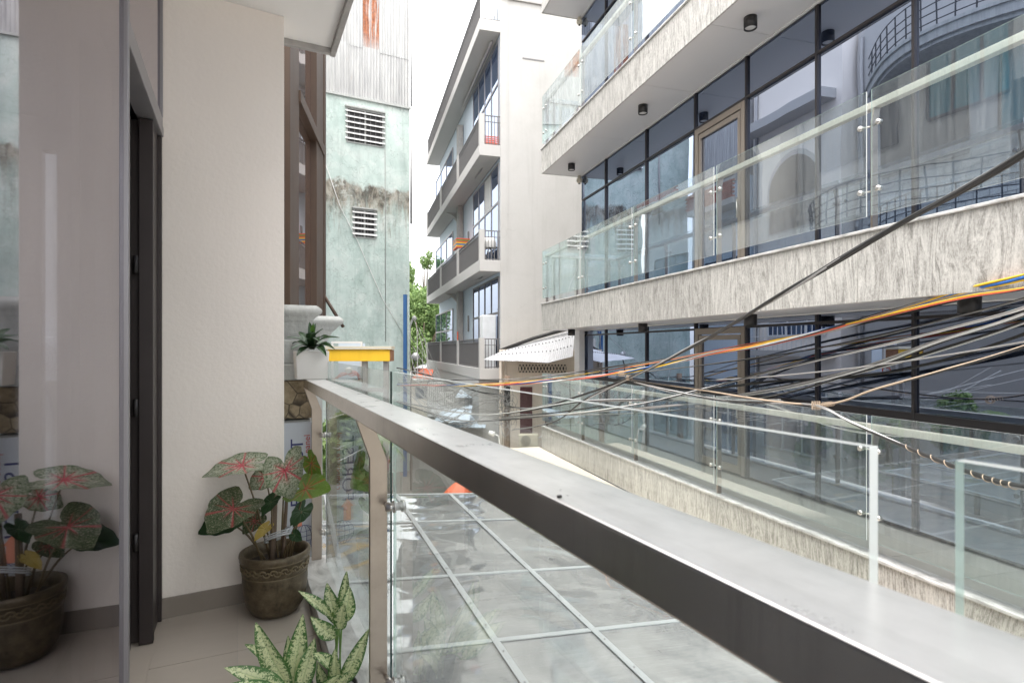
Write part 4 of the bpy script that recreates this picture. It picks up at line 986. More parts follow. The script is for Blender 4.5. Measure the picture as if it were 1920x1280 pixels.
# house fronts further back behind camera side so the street goes on
h4 = Thing('corner_house', 'plain grey rendered house beyond the mint building', 'house', Wf, (-4,36,0))
h4.part('wall', MB().box(-10,-2.2,33,44,0,H+3.0), M['plaster_ext']); h4.part('roof', MB().box(-10.2,-2.0,32.8,44.2,H+3.0,H+3.15), M['roofsheet'])
row_windows(h4, -2.2, [(34,37,H-1,H+1.5,3)], M['dark_metal'], M['blue_window'])

# ================================================================== cream annex between the two buildings (world frame, faces camera)
Yc = 16.9
cx0 = P(936,0,Yc).x; cx1 = P(1076,0,Yc-.6).x
an = Thing('annex', 'cream rendered annex under a corrugated awning between the two big buildings', 'building', G, (cx0+1,Yc,0))
an.part('wall', MB().box(cx0,cx1+.6,Yc,Yc+.9,0,zp(655,Yc)), M['cream'])
# vent block strip with holes
vx0, vx1 = P(972,0,Yc).x, P(1062,0,Yc).x; vz0, vz1 = zp(698,Yc), zp(683,Yc)
an.part('vent_opening', MB().box(vx0,vx1,Yc-.012,Yc-.002,vz0,vz1), M['black'])
la = MB(); n = 15
for k in range(n):
    xa = vx0+(vx1-vx0)*k/n; xb = vx0+(vx1-vx0)*(k+1)/n
    la.tube([(xa,Yc-.03,vz0),(xb,Yc-.03,vz1)],.017,4).tube([(xa,Yc-.035,vz1),(xb,Yc-.035,vz0)],.017,4)
la.box(vx0-.03,vx1+.03,Yc-.05,Yc-.013,vz1,vz1+.03).box(vx0-.03,vx1+.03,Yc-.05,Yc-.013,vz0-.03,vz0)
an.part('vent_lattice', la, M['cream'])
for (pa,pb,y0,y1) in ((975,998,725,812),(1022,1051,733,793)):
    x0, x1 = P(pa,0,Yc).x, P(pb,0,Yc).x; z1, z0 = zp(y0,Yc), zp(y1,Yc)
    w = an.part('shutter', MB().box(x0,x0+.03,Yc-.05,Yc-.001,z0,z1).box(x1-.03,x1,Yc-.05,Yc-.001,z0,z1).box((x0+x1)/2-.02,(x0+x1)/2+.02,Yc-.05,Yc-.001,z0+.03,z1-.03).box(x0+.03,x1-.03,Yc-.05,Yc-.001,z1-.03,z1).box(x0+.03,x1-.03,Yc-.05,Yc-.001,z0,z0+.03), M['shutter'])
    lv = MB().box(x0+.03,x1-.03,Yc-.012,Yc-.002,z0+.03,z1-.03); zz = z0+.04
    while zz < z1-.06: lv.prism_yz([(Yc-.04,zz),(Yc-.015,zz+.03),(Yc-.015,zz+.04),(Yc-.04,zz+.01)],x0+.03,x1-.03); zz += .052
    an.part('shutter_slat', lv, M['shutter'], w, kind='stuff')
an.part('downpipe', MB().tube([(P(940,0,Yc).x,Yc-.06,0),(P(940,0,Yc).x,Yc-.06,zp(678,Yc))],.045,8).tube([(P(948,0,Yc).x,Yc-.06,0),(P(948,0,Yc).x,Yc-.06,zp(678,Yc))],.03,8), M['cream'])
# corrugated awning: ridge line back, eave front, in sheets
def sheet(pa, pb, pc, pd, pitch=.09, amp=.012):
    """pa->pb back edge, pd->pc front edge"""
    pa,pb,pc,pd = map(Vector,(pa,pb,pc,pd)); L = (pb-pa).length; n = int(L/pitch*5); m = MB(); vs = []
    for i in range(n+1):
        s = i/n; a = pa.lerp(pb,s); d = pd.lerp(pc,s); up = Vector((0,0,amp*math.sin(s*L/pitch*2*math.pi)))
        vs += [a+up, d+up, a+up+Vector((0,0,-.004)), d+up+Vector((0,0,-.004))]
    fs = []
    for i in range(n):
        a = i*4; b = a+4; fs += [(a,a+1,b+1,b),(a+2,b+2,b+3,a+3),(a+1,a+3,b+3,b+1)]
    m.add(vs, fs); return m
bk0, bk1 = P(950,654,17.2), P(1078,617,17.0); f0, f1_ = P(906,674,15.9), P(1030,680,15.4); f2_ = P(1074,668,15.6)
mid = bk0.lerp(bk1,.72)
aw = Thing('awning', 'pale corrugated metal awning with ragged front edge over the annex', 'awning', G, (bk0.x+1,16.4,zp(660,16.4)))
aw.part('metal_sheet', sheet(bk0,bk0.lerp(bk1,.36),f0.lerp(f1_,.5)+Vector((0,0,0)),f0,.055,.006), M['roofsheet'])
aw.part('metal_sheet', sheet(bk0.lerp(bk1,.35),mid,f1_,f0.lerp(f1_,.49)+Vector((0,0,.012)),.055,.006), M['roofsheet'])
aw.part('metal_sheet', sheet(mid,bk1,f2_,f1_+Vector((0,0,.012)),.055,.006), M['roofsheet'])
bl = MB()
for r_ in (.28,.62):
    for k in range(22):
        q = bk0.lerp(bk1,(k+.5)/22).lerp(f0.lerp(f1_,min(1,(k+.5)/16)) if k < 16 else f1_.lerp(f2_,(k-15.5)/6.5), r_); bl.box(q.x-.014,q.x+.014,q.y-.014,q.y+.014,q.z,q.z+.03)
aw.part('fixing_bolt', bl, M['rail_paint'], kind='stuff')
aw.part('flashing', MB().tube([P(936,658,17.1),P(1000,634,17.0),P(1085,610,16.8)],.06,6), M['rubber'])
# air conditioner on annex roof level
def acu(px, py, Y, w, h, label):
    c = P(px,py,Y); th = Thing('air_conditioner', label, 'air conditioner', G, (c.x,c.y,c.z-h/2))
    th.part('casing', MB().box(c.x-w/2,c.x+w/2,c.y,c.y+.3,c.z-h/2,c.z+h/2), M['beige_plastic'], bev=.012)
    g = MB()
    for k in range(4):
        r = h*.1*(k+1); g.tube([(c.x-w*.15+r*math.cos(q*math.pi/10),c.y-.012,c.z+r*math.sin(q*math.pi/10)) for q in range(21)],.005,4)
    th.part('fan_grille', g, M['black'])
    th.part('pipe', MB().tube([(c.x+w/2+.0,c.y+.1,c.z+h*.2),(c.x+w/2+.12,c.y+.1,c.z+h*.35),(c.x+w/2+.18,c.y+.1,c.z),(c.x+w/2+.16,c.y+.1,c.z-h*.6)],.02,6), M['white_plastic'])
acu(991,826,15.9,.55,.33,'weathered beige air conditioner at the foot of the annex wall')

# ================================================================== clutter of low roofs down the street
def hut(px0, px1, py_top, Y, dep, roofm, wallm, label, name='hut', slope=.25, win=True):
    x0, x1 = P(px0,0,Y).x, P(px1,0,Y).x; z = zp(py_top,Y)
    th = Thing(name, label, 'house', G, ((x0+x1)/2,Y,0))
    th.part('wall', MB().box(x0,x1,Y,Y+dep,0,z), M[wallm])
    th.part('roof', sheet((x0-.1,Y+dep,z+slope),(x1+.1,Y+dep,z+slope),(x1+.1,Y-.3,z+.02),(x0-.1,Y-.3,z+.02),.12,.008), M[roofm])
    if win:
        wx = (x0+x1)/2; w = th.part('window', MB().box(wx-.4,wx+.4,Y-.03,Y-.001,z-1.1,z-.4), M['rail_paint'])
        th.part('window_pane', MB().box(wx-.34,wx+.34,Y-.036,Y-.031,z-1.04,z-.46), M['blue_window'], w)
hut(860,934,745,19.5,3.0,'roofblue','plaster_ext','pale blue roofed lean-to against the white block foot')
hut(806,862,780,23,3.0,'roofsheet','plaster_ext','low white house with a grey sheet roof in the middle of the clutter')
hut(770,812,712,33,4.0,'roofsheet','cream','cream house far down the alley below the tree')
hut(782,800,690,40,4.0,'roofsheet','redbrick','small reddish house farthest down the alley')
hut(846,905,800,18.2,1.2,'roofblue','concrete','dark grey shed below the blue roofed lean-to', win=False)
sh = P(880,770,17.6)
tarp = sheet(P(826,772,19),P(886,758,18.9),P(880,790,16.8),P(810,792,16.8),.3,.01)
single('metal_sheet_roof', tarp, M['roofblue'], 'bluish sheet metal roof lying flat beside the dark shed', 'roof')
# extra railings / frames in the clutter
for (px0,px1,py0,py1,Y,lb) in ((803,830,716,760,22,'white window grille in the clutter left of the blue roof'),(824,850,735,775,21,'thin grey bar fence in front of the low white house')):
    a, b = P(px0,py0,Y), P(px1,py1,Y); g = MB().box(a.x,b.x,Y,Y+.03,a.z-.03,a.z).box(a.x,b.x,Y,Y+.03,b.z,b.z+.03)
    n = 7
    for k in range(n+1): x = a.x+(b.x-a.x)*k/n; g.box(x-.012,x+.012,Y+.002,Y+.028,b.z+.03,a.z-.03)
    single('grille', g, M['white_plastic'], lb, 'grille', G, (a.x,Y,b.z))

# utility pole with cable box (px 945-956)
pc = P(951,0,13.6)
up = Thing('utility_pole', 'dark utility pole wound with cable coils before the annex', 'pole', G, (pc.x,13.6,0))
up.part('shaft', MB().tube([(pc.x,13.6,0),(pc.x,13.6,zp(704,13.6))],[.085,.07],10), M['wood'])
up.part('cable_box', MB().box(pc.x-.07,pc.x+.07,13.44,13.52,zp(760,13.6),zp(716,13.6)), M['black'], bev=.01)
cc = MB()
for k in range(34):
    c0 = Vector((pc.x+random.uniform(-.22,.12),13.4+random.uniform(-.1,.1),zp(random.uniform(735,800),13.6))); r = random.uniform(.07,.22); ax = random.uniform(.4,1.5)
    cc.tube([c0+Vector((r*math.cos(q*math.pi/8)*.6,.05*math.sin(q),r*math.sin(q*math.pi/8)*ax)) for q in range(17)], .006, 4)
up.part('cable_coil', cc, M['cab_grey'])
# camera/floodlight white thing at (920,812)
c = P(923,812,12.5); fl = Thing('floodlight', 'small white lamp head on a bracket in the wires above the rail', 'lamp', G, tuple(c))
fl.part('head', MB().tube([c+Vector((-.08,0,.02)),c+Vector((.05,0,-.02))],[.045,.06],12), M['white_plastic'])
fl.part('bracket', MB().tube([c+Vector((.05,0,-.02)),c+Vector((.14,.02,-.06)),c+Vector((.18,.05,-.5)),Vector((c.x+.18,c.y+.05,0))],.014,6), M['white_plastic'])

# yellow sign box on posts
ys = 9.2; x0, x1 = P(614,0,ys).x, P(731,0,ys).x
yn = Thing('yellow_sign', 'blank yellow sign box with a beige capping on two grey posts', 'sign', G, ((x0+x1)/2,ys,0))
yn.part('box', MB().box(x0,x1,ys,ys+.22,zp(677,ys),zp(655,ys)), M['yellow'], bev=.006)
yn.part('capping', MB().box(x0-.03,x1+.03,ys-.03,ys+.25,zp(655,ys)+.001,zp(649,ys)), M['beige_plastic'], bev=.004)
yn.part('end_plate', MB().box(x0-.02,x0-.001,ys-.01,ys+.23,zp(677,ys),zp(656,ys)), M['rusty']); yn.part('end_plate', MB().box(x1+.001,x1+.02,ys-.01,ys+.23,zp(677,ys),zp(656,ys)), M['rusty'])
for px in (684,724): 
    xx = P(px,0,ys+.1).x; yn.part('post', MB().box(xx-.04,xx+.04,ys+.06,ys+.14,0,zp(677,ys)-.001), M['cab_grey'])
yn.part('crossbar', MB().box(x0+.2,x1-.05,ys+.04,ys+.058,zp(735,ys),zp(727,ys)), M['cab_grey'])
# electric meter cabinet frame behind it
mw = Thing('meter_cabinet', 'open metal framed cabinet with a meter and coloured wires under the yellow sign', 'cabinet', G, (P(650,0,9.7).x,9.7,zp(716,9.7)))
a, b = P(621,640,9.7), P(679,716,9.7)
mw.part('frame', MB().box(a.x,b.x,9.7,9.74,a.z-.03,a.z).box(a.x,b.x,9.7,9.74,b.z,b.z+.03).box(a.x,a.x+.03,9.7,9.74,b.z+.03,a.z-.03).box(b.x-.03,b.x,9.7,9.74,b.z+.03,a.z-.03), M['white_plastic'])
mw.part('back', MB().box(a.x+.03,b.x-.03,10.0,10.02,b.z+.03,a.z-.03), M['plaster_blue'])
q = P(654,694,9.8); mw.part('meter', MB().lathe([(0,-.05),(.055,-.05),(.055,.05),(.04,.06),(0,.06)],0,0,16), M['white_plastic']).location = (q.x-mw.loc[0]+mw.loc[0], q.y, q.z)
mm = [o for o in COL.objects if o.name.startswith('meter') and o.parent == mw.o][-1]
mm.data.transform(Matrix.Translation(Vector(mw.loc))); mm.location = (q.x-mw.loc[0], q.y-mw.loc[1], q.z-mw.loc[2]); mm.rotation_euler = (math.pi/2,0,0)
cc = MB()
for k in range(8):
    y_ = 9.8; cc.tube([P(625+k*3,712-k*1.5,y_),P(640+k*4,700+random.uniform(-6,6),y_),P(655+k*3,706+random.uniform(-6,4),y_),P(672,700+k*2,y_)],.006,4)
mw.part('wiring', cc, M['cab_r'])

# street lamp, blue post, traffic mirror, far clutter
yl = 24; b0 = P(772,0,yl)
stl = Thing('street_lamp', 'white curved street lamp beside the blue post', 'street lamp', G, (b0.x,yl,0))
stl.part('pole', MB().tube([(b0.x-.1,yl,0),(b0.x-.1,yl,zp(640,yl)),(b0.x-.08,yl,zp(612,yl)),(b0.x+.02,yl,zp(600,yl)),(b0.x+.12,yl,zp(596,yl))],.045,8), M['white_plastic'])
stl.part('lamp_head', MB().tube([P(773,598,yl),P(777,596,yl),P(781,598,yl)],[.06,.12,.05],10), M['white_plastic'])
yb2 = 21.0; x = P(760,0,yb2).x
single('blue_post', MB().box(x-.08,x+.05,yb2,yb2+.12,0,zp(552,yb2)), M['blue_paint'], 'flat blue painted post at the corner of the mint building', 'post', G, (x,yb2,0))
mp_ = P(779,668,19); mr = Thing('traffic_mirror', 'round grey traffic mirror on a bent arm below the tree', 'mirror', G, tuple(mp_))
mr.part('disc', MB().tube([mp_+Vector((0,.02,0)),mp_+Vector((0,-.03,0))],[.13,.13],20), M['silver'])
mr.part('arm', MB().tube([mp_+Vector((0,.03,-.1)),mp_+Vector((-.1,.03,-.35)),mp_+Vector((-.16,.03,-.9)),Vector((mp_.x-.16,mp_.y+.03,0))],.02,6), M['black'])
# tree
def crown(center, rad, n, leaf, seed, lob=9):
    rng = np.random.RandomState(seed); cs = []
    for k in range(lob):
        d = rng.normal(size=3); d /= np.linalg.norm(d); cs.append((np.array(center)+d*np.array(rad)*rng.uniform(.35,.72), rng.uniform(.32,.5)))
    V = []; Fc = []; tone = []
    for i in range(n):
        c, s = cs[rng.randint(lob)]; d = rng.normal(size=3); d /= np.linalg.norm(d)
        p = c+d*np.array(rad)*s*rng.uniform(.65,1.08)**1.0
        u = rng.normal(size=3); u /= np.linalg.norm(u); w = np.cross(u, rng.normal(size=3)); w /= np.linalg.norm(w)
        L = leaf*rng.uniform(.6,1.3); o = len(V)
        V += [tuple(p-u*L), tuple(p+w*L*.45), tuple(p+u*L), tuple(p-w*L*.45)]; Fc.append((o,o+1,o+2,o+3))
        tone += [min(1,max(0,rng.uniform(.1,.9)))]*4
    return V, Fc, tone
def tree(px, py_top, Y, r, label, seed, ntop=9000, leaf=.16, tk=1.0):
    x = P(px,0,Y).x; zt_ = zp(py_top,Y); base = Thing('tree', label, 'tree', G, (x,Y,0))
    cen = (x, Y, zt_-r*1.05)
    tr = MB().tube([(x,Y,0),(x+.1,Y,cen[2]*.5),(x-.1,Y,cen[2])],[.3*tk,.24*tk,.12*tk],8)
    rng = random.Random(seed)
    for k in range(6):
        a = rng.uniform(0,6.28); tr.tube([(x,Y,cen[2]*.55+k*.3),(x+r*.4*math.cos(a),Y+r*.4*math.sin(a),cen[2]),(x+r*.6*math.cos(a),Y+r*.6*math.sin(a),cen[2]+r*.4)],[.12*tk,.07*tk,.02*tk],6)
    base.part('trunk', tr, M['bark'])
    V, Fc, tone = crown(cen, (r,r,r*1.15), ntop, leaf, seed)
    m = MB(); m.add(V, Fc); o = base.part('crown', m, M['foliage'], kind='stuff')
    at = o.data.attributes.new('tone','FLOAT','POINT'); at.data.foreach_set('value', tone)
tree(776,452,47,4.6,'broad leafy green tree at the end of the alley',3,30000,.17)
tree(790,560,44,2.9,'lower bushy tree in front of the tall green tree',5,9000,.15)
tree(797,470,50,.85,'thin young treetop standing above the leafy tree by the white block',9,1100,.11,.3)
# shrubs/palm seen through the near railing glass
def shrub(px, py, Y, r, label, seed, n=2500):
    x = P(px,0,Y).x; zc = zp(py,Y); base = Thing('shrub', label, 'shrub', G, (x,Y,0))
    base.part('stem', MB().tube([(x,Y,0),(x,Y,zc)],.05,6), M['bark'])
    V, Fc, tone = crown((x,Y,zc),(r,r,r*1.3),n,.07,seed,7); m = MB(); m.add(V,Fc); o = base.part('foliage', m, M['foliage'], kind='stuff')
    at = o.data.attributes.new('tone','FLOAT','POINT'); at.data.foreach_set('value', tone)
shrub(655,850,8.3,.55,'dense green shrub seen through the near railing glass',21,6000)
shrub(690,880,9.5,.5,'darker shrub beside the mint wall seen past the near post',22,4000)
# arching palm fronds
pb = P(655,840,8.0); pl = Thing('palm', 'arching palm fronds behind the near railing glass', 'palm', G, (pb.x,8.0,0))
pl.part('trunk', MB().tube([(pb.x,8.0,0),(pb.x,8.0,pb.z)],.05,8), M['bark'])
for k in range(9):
    an_ = k*2*math.pi/9; m = MB(); pts = []
    for s in range(11):
        u = s/10; pts.append(Vector((pb.x+.75*u*math.cos(an_),8.0+.75*u*math.sin(an_),pb.z+.75*u-.85*u*u)))
    m.tube(pts,.006,4)
    for s in range(1,11):
        d = (pts[s]-pts[s-1]).normalized(); sd = d.cross(Vector((0,0,1))).normalized()
        for sg in (-1,1):
            for h_ in (0,.5):
                b_ = pts[s]-d*.075*h_; tip = b_+sd*sg*.17*(1.1-s/12)+d*.08-Vector((0,0,.05)); m.add([b_,b_+d*.02,tip],[(0,1,2)])
    o = pl.part('frond', m, M['foliage']); at = o.data.attributes.new('tone','FLOAT','POINT'); at.data.foreach_set('value',[.8]*len(o.data.vertices))
# orange tarp below the rail at (858,912)
c = P(862,912,13.0); tv = []; tf = []
for i in range(13):
    for j in range(5):
        a = i*2*math.pi/12; rr = .06+.12*j; tv.append((c.x+rr*math.cos(a)*(1+.1*math.sin(3*a)), c.y+rr*math.sin(a)*.8, c.z+.12-.11*j**1.3*.7+.03*math.sin(6*a)*j/4))
for i in range(12):
    for j in range(4): tf.append((i*5+j,(i+1)*5+j,(i+1)*5+j+1,i*5+j+1))
m = MB(); m.add(tv, tf); m.tube([(c.x,c.y,0),(c.x,c.y,c.z+.18)],.02,6)
single('umbrella', m, M['orange_tarp'], 'orange street umbrella glimpsed under the near handrail', 'umbrella', G, (c.x,c.y,0))
# orange tarp far in the clutter
c = P(793,700,26); m = MB(); m.add([c+Vector((-.5,0,-.2)),c+Vector((.45,0,-.25)),c+Vector((.35,.9,.15)),c+Vector((-.15,.9,.22)),c+Vector((-.5,0,-.23)),c+Vector((.45,0,-.28)),c+Vector((.35,.9,.12)),c+Vector((-.15,.9,.19))],[(0,1,2,3),(7,6,5,4),(0,4,5,1),(1,5,6,2),(2,6,7,3),(3,7,4,0)])
single('awning', m, M['orange_tarp'], 'small orange awning far down the alley under the tree', 'awning', G, tuple(c))

# ================================================================== CABLES
def cr_spline(pts, n=8):
    out = []; P_ = [pts[0]]+pts+[pts[-1]]
    for i in range(1,len(P_)-2):
        p0,p1,p2,p3 = P_[i-1],P_[i],P_[i+1],P_[i+2]
        for k in range(n):
            t = k/n; out.append(.5*((2*p1)+(p2-p0)*t+(2*p0-5*p1+4*p2-p3)*t*t+(3*p1-p0-3*p2+p3)*t**3))
    out.append(pts[-1]); return out
def cable(pts, strands, label, spread=.02, twist=1.2, rad=.008, name='cable_bundle', wrap=None, ext=True):
    """pts: (px,py,Y); strands: list of materials"""
    P3 = [P(*p) for p in pts]
    if ext:   # carry on past the frame edge
        d = P3[0]-P3[1]; P3 = [P3[0]+d*1.2+Vector((0,0,d.length*.1))]+P3
    path = cr_spline(P3, 10)
    th = Thing(name, label, 'cables', G, tuple(P3[1] if ext else P3[0]), group='overhead cables strung along the alley')
    L = 0; acc = [0]
    for i in range(1,len(path)): L += (path[i]-path[i-1]).length; acc.append(L)
    for si, mt_ in enumerate(strands):
        ph = si*2*math.pi/len(strands); q = []; fr1, fr2 = random.uniform(.6,1.4), random.uniform(1.2,2.8)
        rs = spread*(.55+.45*random.random())
        for i, p in enumerate(path):
            d = (path[min(i+1,len(path)-1)]-path[max(0,i-1)]).normalized(); u = d.cross(Vector((0,0,1))).normalized(); w = Vector((0,0,1))
            a = ph+acc[i]*twist*fr1; k = rs*(1+.5*math.sin(acc[i]*fr2+si))
            q.append(p+u*math.cos(a)*k+w*math.sin(a)*k*.8)
        th.part('cable', MB().tube(q, rad*1.7*random.uniform(.8,1.2), 6), M[mt_])
    if wrap:
        i0, i1, turns, r = wrap; m = []
        n = turns*12
        for k in range(n+1):
            f = (i0+(i1-i0)*k/n)*(len(path)-1); i = int(min(f,len(path)-2)); p = path[i].lerp(path[i+1],f-i)
            d = (path[i+1]-path[i]).normalized(); u = d.cross(Vector((0,0,1))).normalized(); w = d.cross(u); a = k*2*math.pi/12
            m.append(p+u*math.cos(a)*r+w*math.sin(a)*r)
        th.part('tie_wire', MB().tube(m,.003,5), M['cab_tan'])
    return th
K3 = 'rubber'
cable([(1925,284,3.2),(1660,436,4.4),(1440,567,6.0),(1310,643,7.8),(1180,708,9.6),(1080,744,11.2),(1000,765,12.4),(952,762,13.4)], ['rubber','rubber','rubber','rubber','rubber','cab_grey'],
      'thickest black cable bundle climbing across the granite fascia to the upper right', .013, 1.1, .0078)
cable([(1925,520,4.2),(1800,546,4.8),(1700,575,5.4),(1560,617,6.2),(1440,645,7.2),(1330,664,8.2),(1200,693,9.4),(1060,712,11),(900,722,13),(745,722,16)], ['cab_y','cab_r','cab_b','rubber','rubber','cab_y','cab_white','cab_r','cab_grey'],
      'colourful yellow, red and blue cable bundle over the lower glass storey', .024, 1.7, .0064)
cable([(1925,575,4.2),(1800,610,4.8),(1620,655,5.8),(1440,697,7.0),(1330,727,8.0),(1200,757,9.4),(1060,775,11),(940,782,13.5)], ['rubber','cab_grey','cab_white'], 'upper thin pair of black and grey cables dipping below the coloured bundle', .012, .9, .0052)
cable([(1925,588,4.4),(1760,640,5.2),(1620,690,6.2),(1440,732,7.6),(1290,750,9),(1100,752,11),(900,776,13.4),(740,752,16)], ['rubber','cab_grey','cab_white','rubber','cab_grey'], 'pale grey cable group crossing above the railing glass, second below the coloured bundle', .028, .5, .0055)
cable([(1925,625,4.8),(1740,682,5.8),(1600,706,6.8),(1440,716,8.2),(1250,740,10),(1080,768,12),(950,782,13.4)], ['rubber','rubber','rubber'], 'dark slack cable strand sagging between the pale cable group and the tan cable', .014, 1.6, .006)
cable([(1925,648,4.0),(1760,697,4.7),(1640,730,5.3),(1580,752,5.7),(1530,758,6.1),(1440,750,6.7),(1300,728,8),(1180,712,9.6)], ['cab_tan','rubber'], 'tan and black cable pair meeting the wire tie above the lower balcony', .006, 1.0, .0072, wrap=(.55,.60,6,.022))
cable([(1925,915,2.6),(1830,890,3.0),(1700,838,3.8),(1600,793,4.8),(1530,760,6.0),(1440,755,6.8),(1340,748,7.8),(1240,728,8.8),(1180,712,9.6)], ['rubber','rubber','cab_grey','cab_white'], 'black cable with white wire wound round it dropping to the lower right', .0075, 1.5, .0058, wrap=(.13,.34,10,.0145))
cable([(1925,524,4.6),(1760,572,5.6),(1600,610,6.6),(1440,640,7.8),(1200,680,10),(1000,708,12.5),(860,712,15),(745,718,18)], ['rubber','rubber','cab_grey'], 'thin black cable pair running just above the coloured bundle', .012, .8, .0055)
cable([(1465,752,6.9),(1350,754,8),(1200,765,9.6),(1060,775,11.4),(960,785,13),(850,786,15),(740,752,17.5)], ['cab_grey','cab_grey','rubber'], 'low pale cable strand sagging toward the pole above the near handrail', .024, .8, .006, ext=False)
cable([(955,744,13.6),(900,735,14.6),(862,722,15.4),(790,700,17.5),(745,690,20)], ['rubber','cab_grey','rubber','rubber'], 'twisted grey service cable from the pole toward the mint building', .02, 3, .008, ext=False)
cable([(1343,712,8),(1440,706,7),(1600,690,5.9),(1760,668,5),(1925,640,4.3)], ['cab_grey'], 'lone thin grey cable behind the tan pair at right', .001, .8, .005, ext=False)
cable([(1925,603,4.6),(1760,655,5.6),(1600,702,6.8),(1440,745,8.2),(1280,768,9.8),(1120,776,11.6),(950,776,13.5)], ['cab_grey','rubber','cab_white','rubber'], 'grey and black cable group running just under the pale group at right', .022, .6, .0048)
cable([(1925,558,4.4),(1780,596,5.2),(1600,640,6.4),(1440,668,7.8),(1250,692,9.8),(1080,706,11.8),(930,722,14)], ['rubber','cab_grey'], 'single black cable directly beneath the coloured bundle at right', .010, .9, .0048)
cable([(1925,540,4.0),(1800,560,4.6),(1640,596,5.6),(1500,628,6.8),(1350,655,8.3),(1200,684,9.8),(1000,714,12.5),(800,722,16)], ['cab_y','cab_r','rubber'], 'thin yellow and red strands parting from the coloured bundle', .016, 1.1, .0034)
cable([(1190,716,9.5),(1290,742,8.8),(1420,752,7.9),(1560,800,7.0),(1680,818,6.4),(1925,828,5.4)], ['cab_grey','cab_white'], 'pale cable pair drooping across the lower balustrade from the wire tie', .014, .9, .0045, ext=False)
cable([(1180,712,9.7),(1100,748,10.6),(1040,790,11.6),(960,805,13)], ['rubber','cab_grey','rubber'], 'short dark cable strand from the tie down toward the utility pole', .014, 2, .006, ext=False)
# droppers and slack loops around the pole: a mass nobody could count
lw = MB(); rng = random.Random(4)
for k in range(30):
    p0 = P(rng.uniform(738,800), rng.uniform(690,760), rng.uniform(15,22)); p1 = P(rng.uniform(860,960), rng.uniform(715,795), rng.uniform(12.6,15))
    md = p0.lerp(p1,.5)+Vector((0,0,-rng.uniform(.05,.7))); lw.tube(cr_spline([p0,md,p1],8), rng.uniform(.005,.010), 4)
for k in range(16):
    p0 = P(rng.uniform(762,800), rng.uniform(600,690), rng.uniform(20,24)); p1 = P(rng.uniform(780,900), rng.uniform(690,790), rng.uniform(16,20))
    md = p0.lerp(p1,.5)+Vector((0,0,-rng.uniform(.1,1.0))); lw.tube(cr_spline([p0,md,p1],8), rng.uniform(.006,.012), 4)
single('loose_wires', lw, M['cab_grey'], 'tangle of thin grey wires down the alley above the low roofs', 'wires', kind='stuff')
lw = MB()
for k in range(14):
    p0 = P(rng.uniform(600,640), rng.uniform(700,900), rng.uniform(6.5,8)); p1 = P(rng.uniform(740,760), rng.uniform(730,860), rng.uniform(10,13))
    md = p0.lerp(p1,.5)+Vector((0,0,-rng.uniform(.0,.3))); lw.tube(cr_spline([p0,md,p1],8), rng.uniform(.004,.007), 4)
single('loose_wires', lw, M['cab_white'], 'pale thin wires crossing behind the first railing glass panel', 'wires', kind='stuff')
wv = MB()
for k, (px,py) in enumerate(((1180,708),(1166,700),(1530,760))):
    c0 = P(px,py,9.6 if k < 2 else 6.0)
    for j in range(5): wv.tube([c0+Vector((.02*j-.04+.02*math.cos(q*math.pi/6),.03*math.cos(q*math.pi/6),.045*math.sin(q*math.pi/6))) for q in range(13)], .004, 4)
single('wire_tie', wv, M['cab_tan'], 'small twisted wire ties binding the cables where they meet', 'wire ties')

# ================================================================== PLANTS
def set_attr(o, name, vals):
    at = o.data.attributes.new(name,'FLOAT','POINT'); at.data.foreach_set('value', vals)
def heart_leaf(th, c, tip, nrm, mat, lobe=1.0, wid=1.0, cup=.18, droop=.15, nr=16, na=56, parent=None, sinus=.9):
    """heart / arrow shaped caladium leaf; c = petiole joint, tip = leaf tip (world)"""
    c = Vector(c); tip = Vector(tip); u = tip-c; L = u.length; u.normalize(); n = Vector(nrm); n = (n-u*n.dot(u)).normalized(); v = n.cross(u)
    ka = [0,8,18,32,52,78,108,132,150,163,172,180]; kr = [1,.89,.79,.69,.61,.575,.60,.66*(.8+.2*lobe),.70*(.75+.25*lobe),.62,.42,.14]
    def rad(th_): return float(np.interp(math.degrees(abs(th_)), ka, kr))
    V = []; vein = []; edge = []
    vang = [0,.62,-.62,1.15,-1.15,1.75,-1.75,2.38,-2.38]
    V.append(c); vein.append(1); edge.append(0)
    for i in range(1,nr+1):
        s = i/nr
        for k in range(na):
            a = -math.pi+2*math.pi*(k+.5)/na; r = rad(a)*s*(1+.03*math.sin(a*9)*s)
            x, y = r*math.cos(a), r*math.sin(a)*wid
            dist = 9
            for va in vang:
                dx, dy = math.cos(va), math.sin(va)*wid; ll = math.hypot(dx,dy); dx/=ll; dy/=ll
                al = x*dx+y*dy
                if al > 0: dist = min(dist, abs(x*dy-y*dx)/(1.0 if va == 0 else .75))
            w = .026*(1-.5*s)
            vein.append(math.exp(-(dist/w)**2)*(1-.5*s)); edge.append(s**3)
            z = cup*(y*y)*1.1-droop*(x*x if x>0 else .5*x*x)+.018*math.sin(a*7)*s*s-.02*math.exp(-(dist/.05)**2)
            V.append(c+u*x*L+v*y*L+n*z*L)
    Fc = [(0,1+(k+1)%na,1+k) for k in range(na)]
    for i in range(nr-1):
        for k in range(na):
            a = 1+i*na+k; b = 1+i*na+(k+1)%na; Fc.append((a,b,b+na,a+na))
    m = MB(); m.add(V,Fc,0,True); o = th.part('leaf', m, M[mat]); set_attr(o,'vein',vein); set_attr(o,'edge',edge); return o
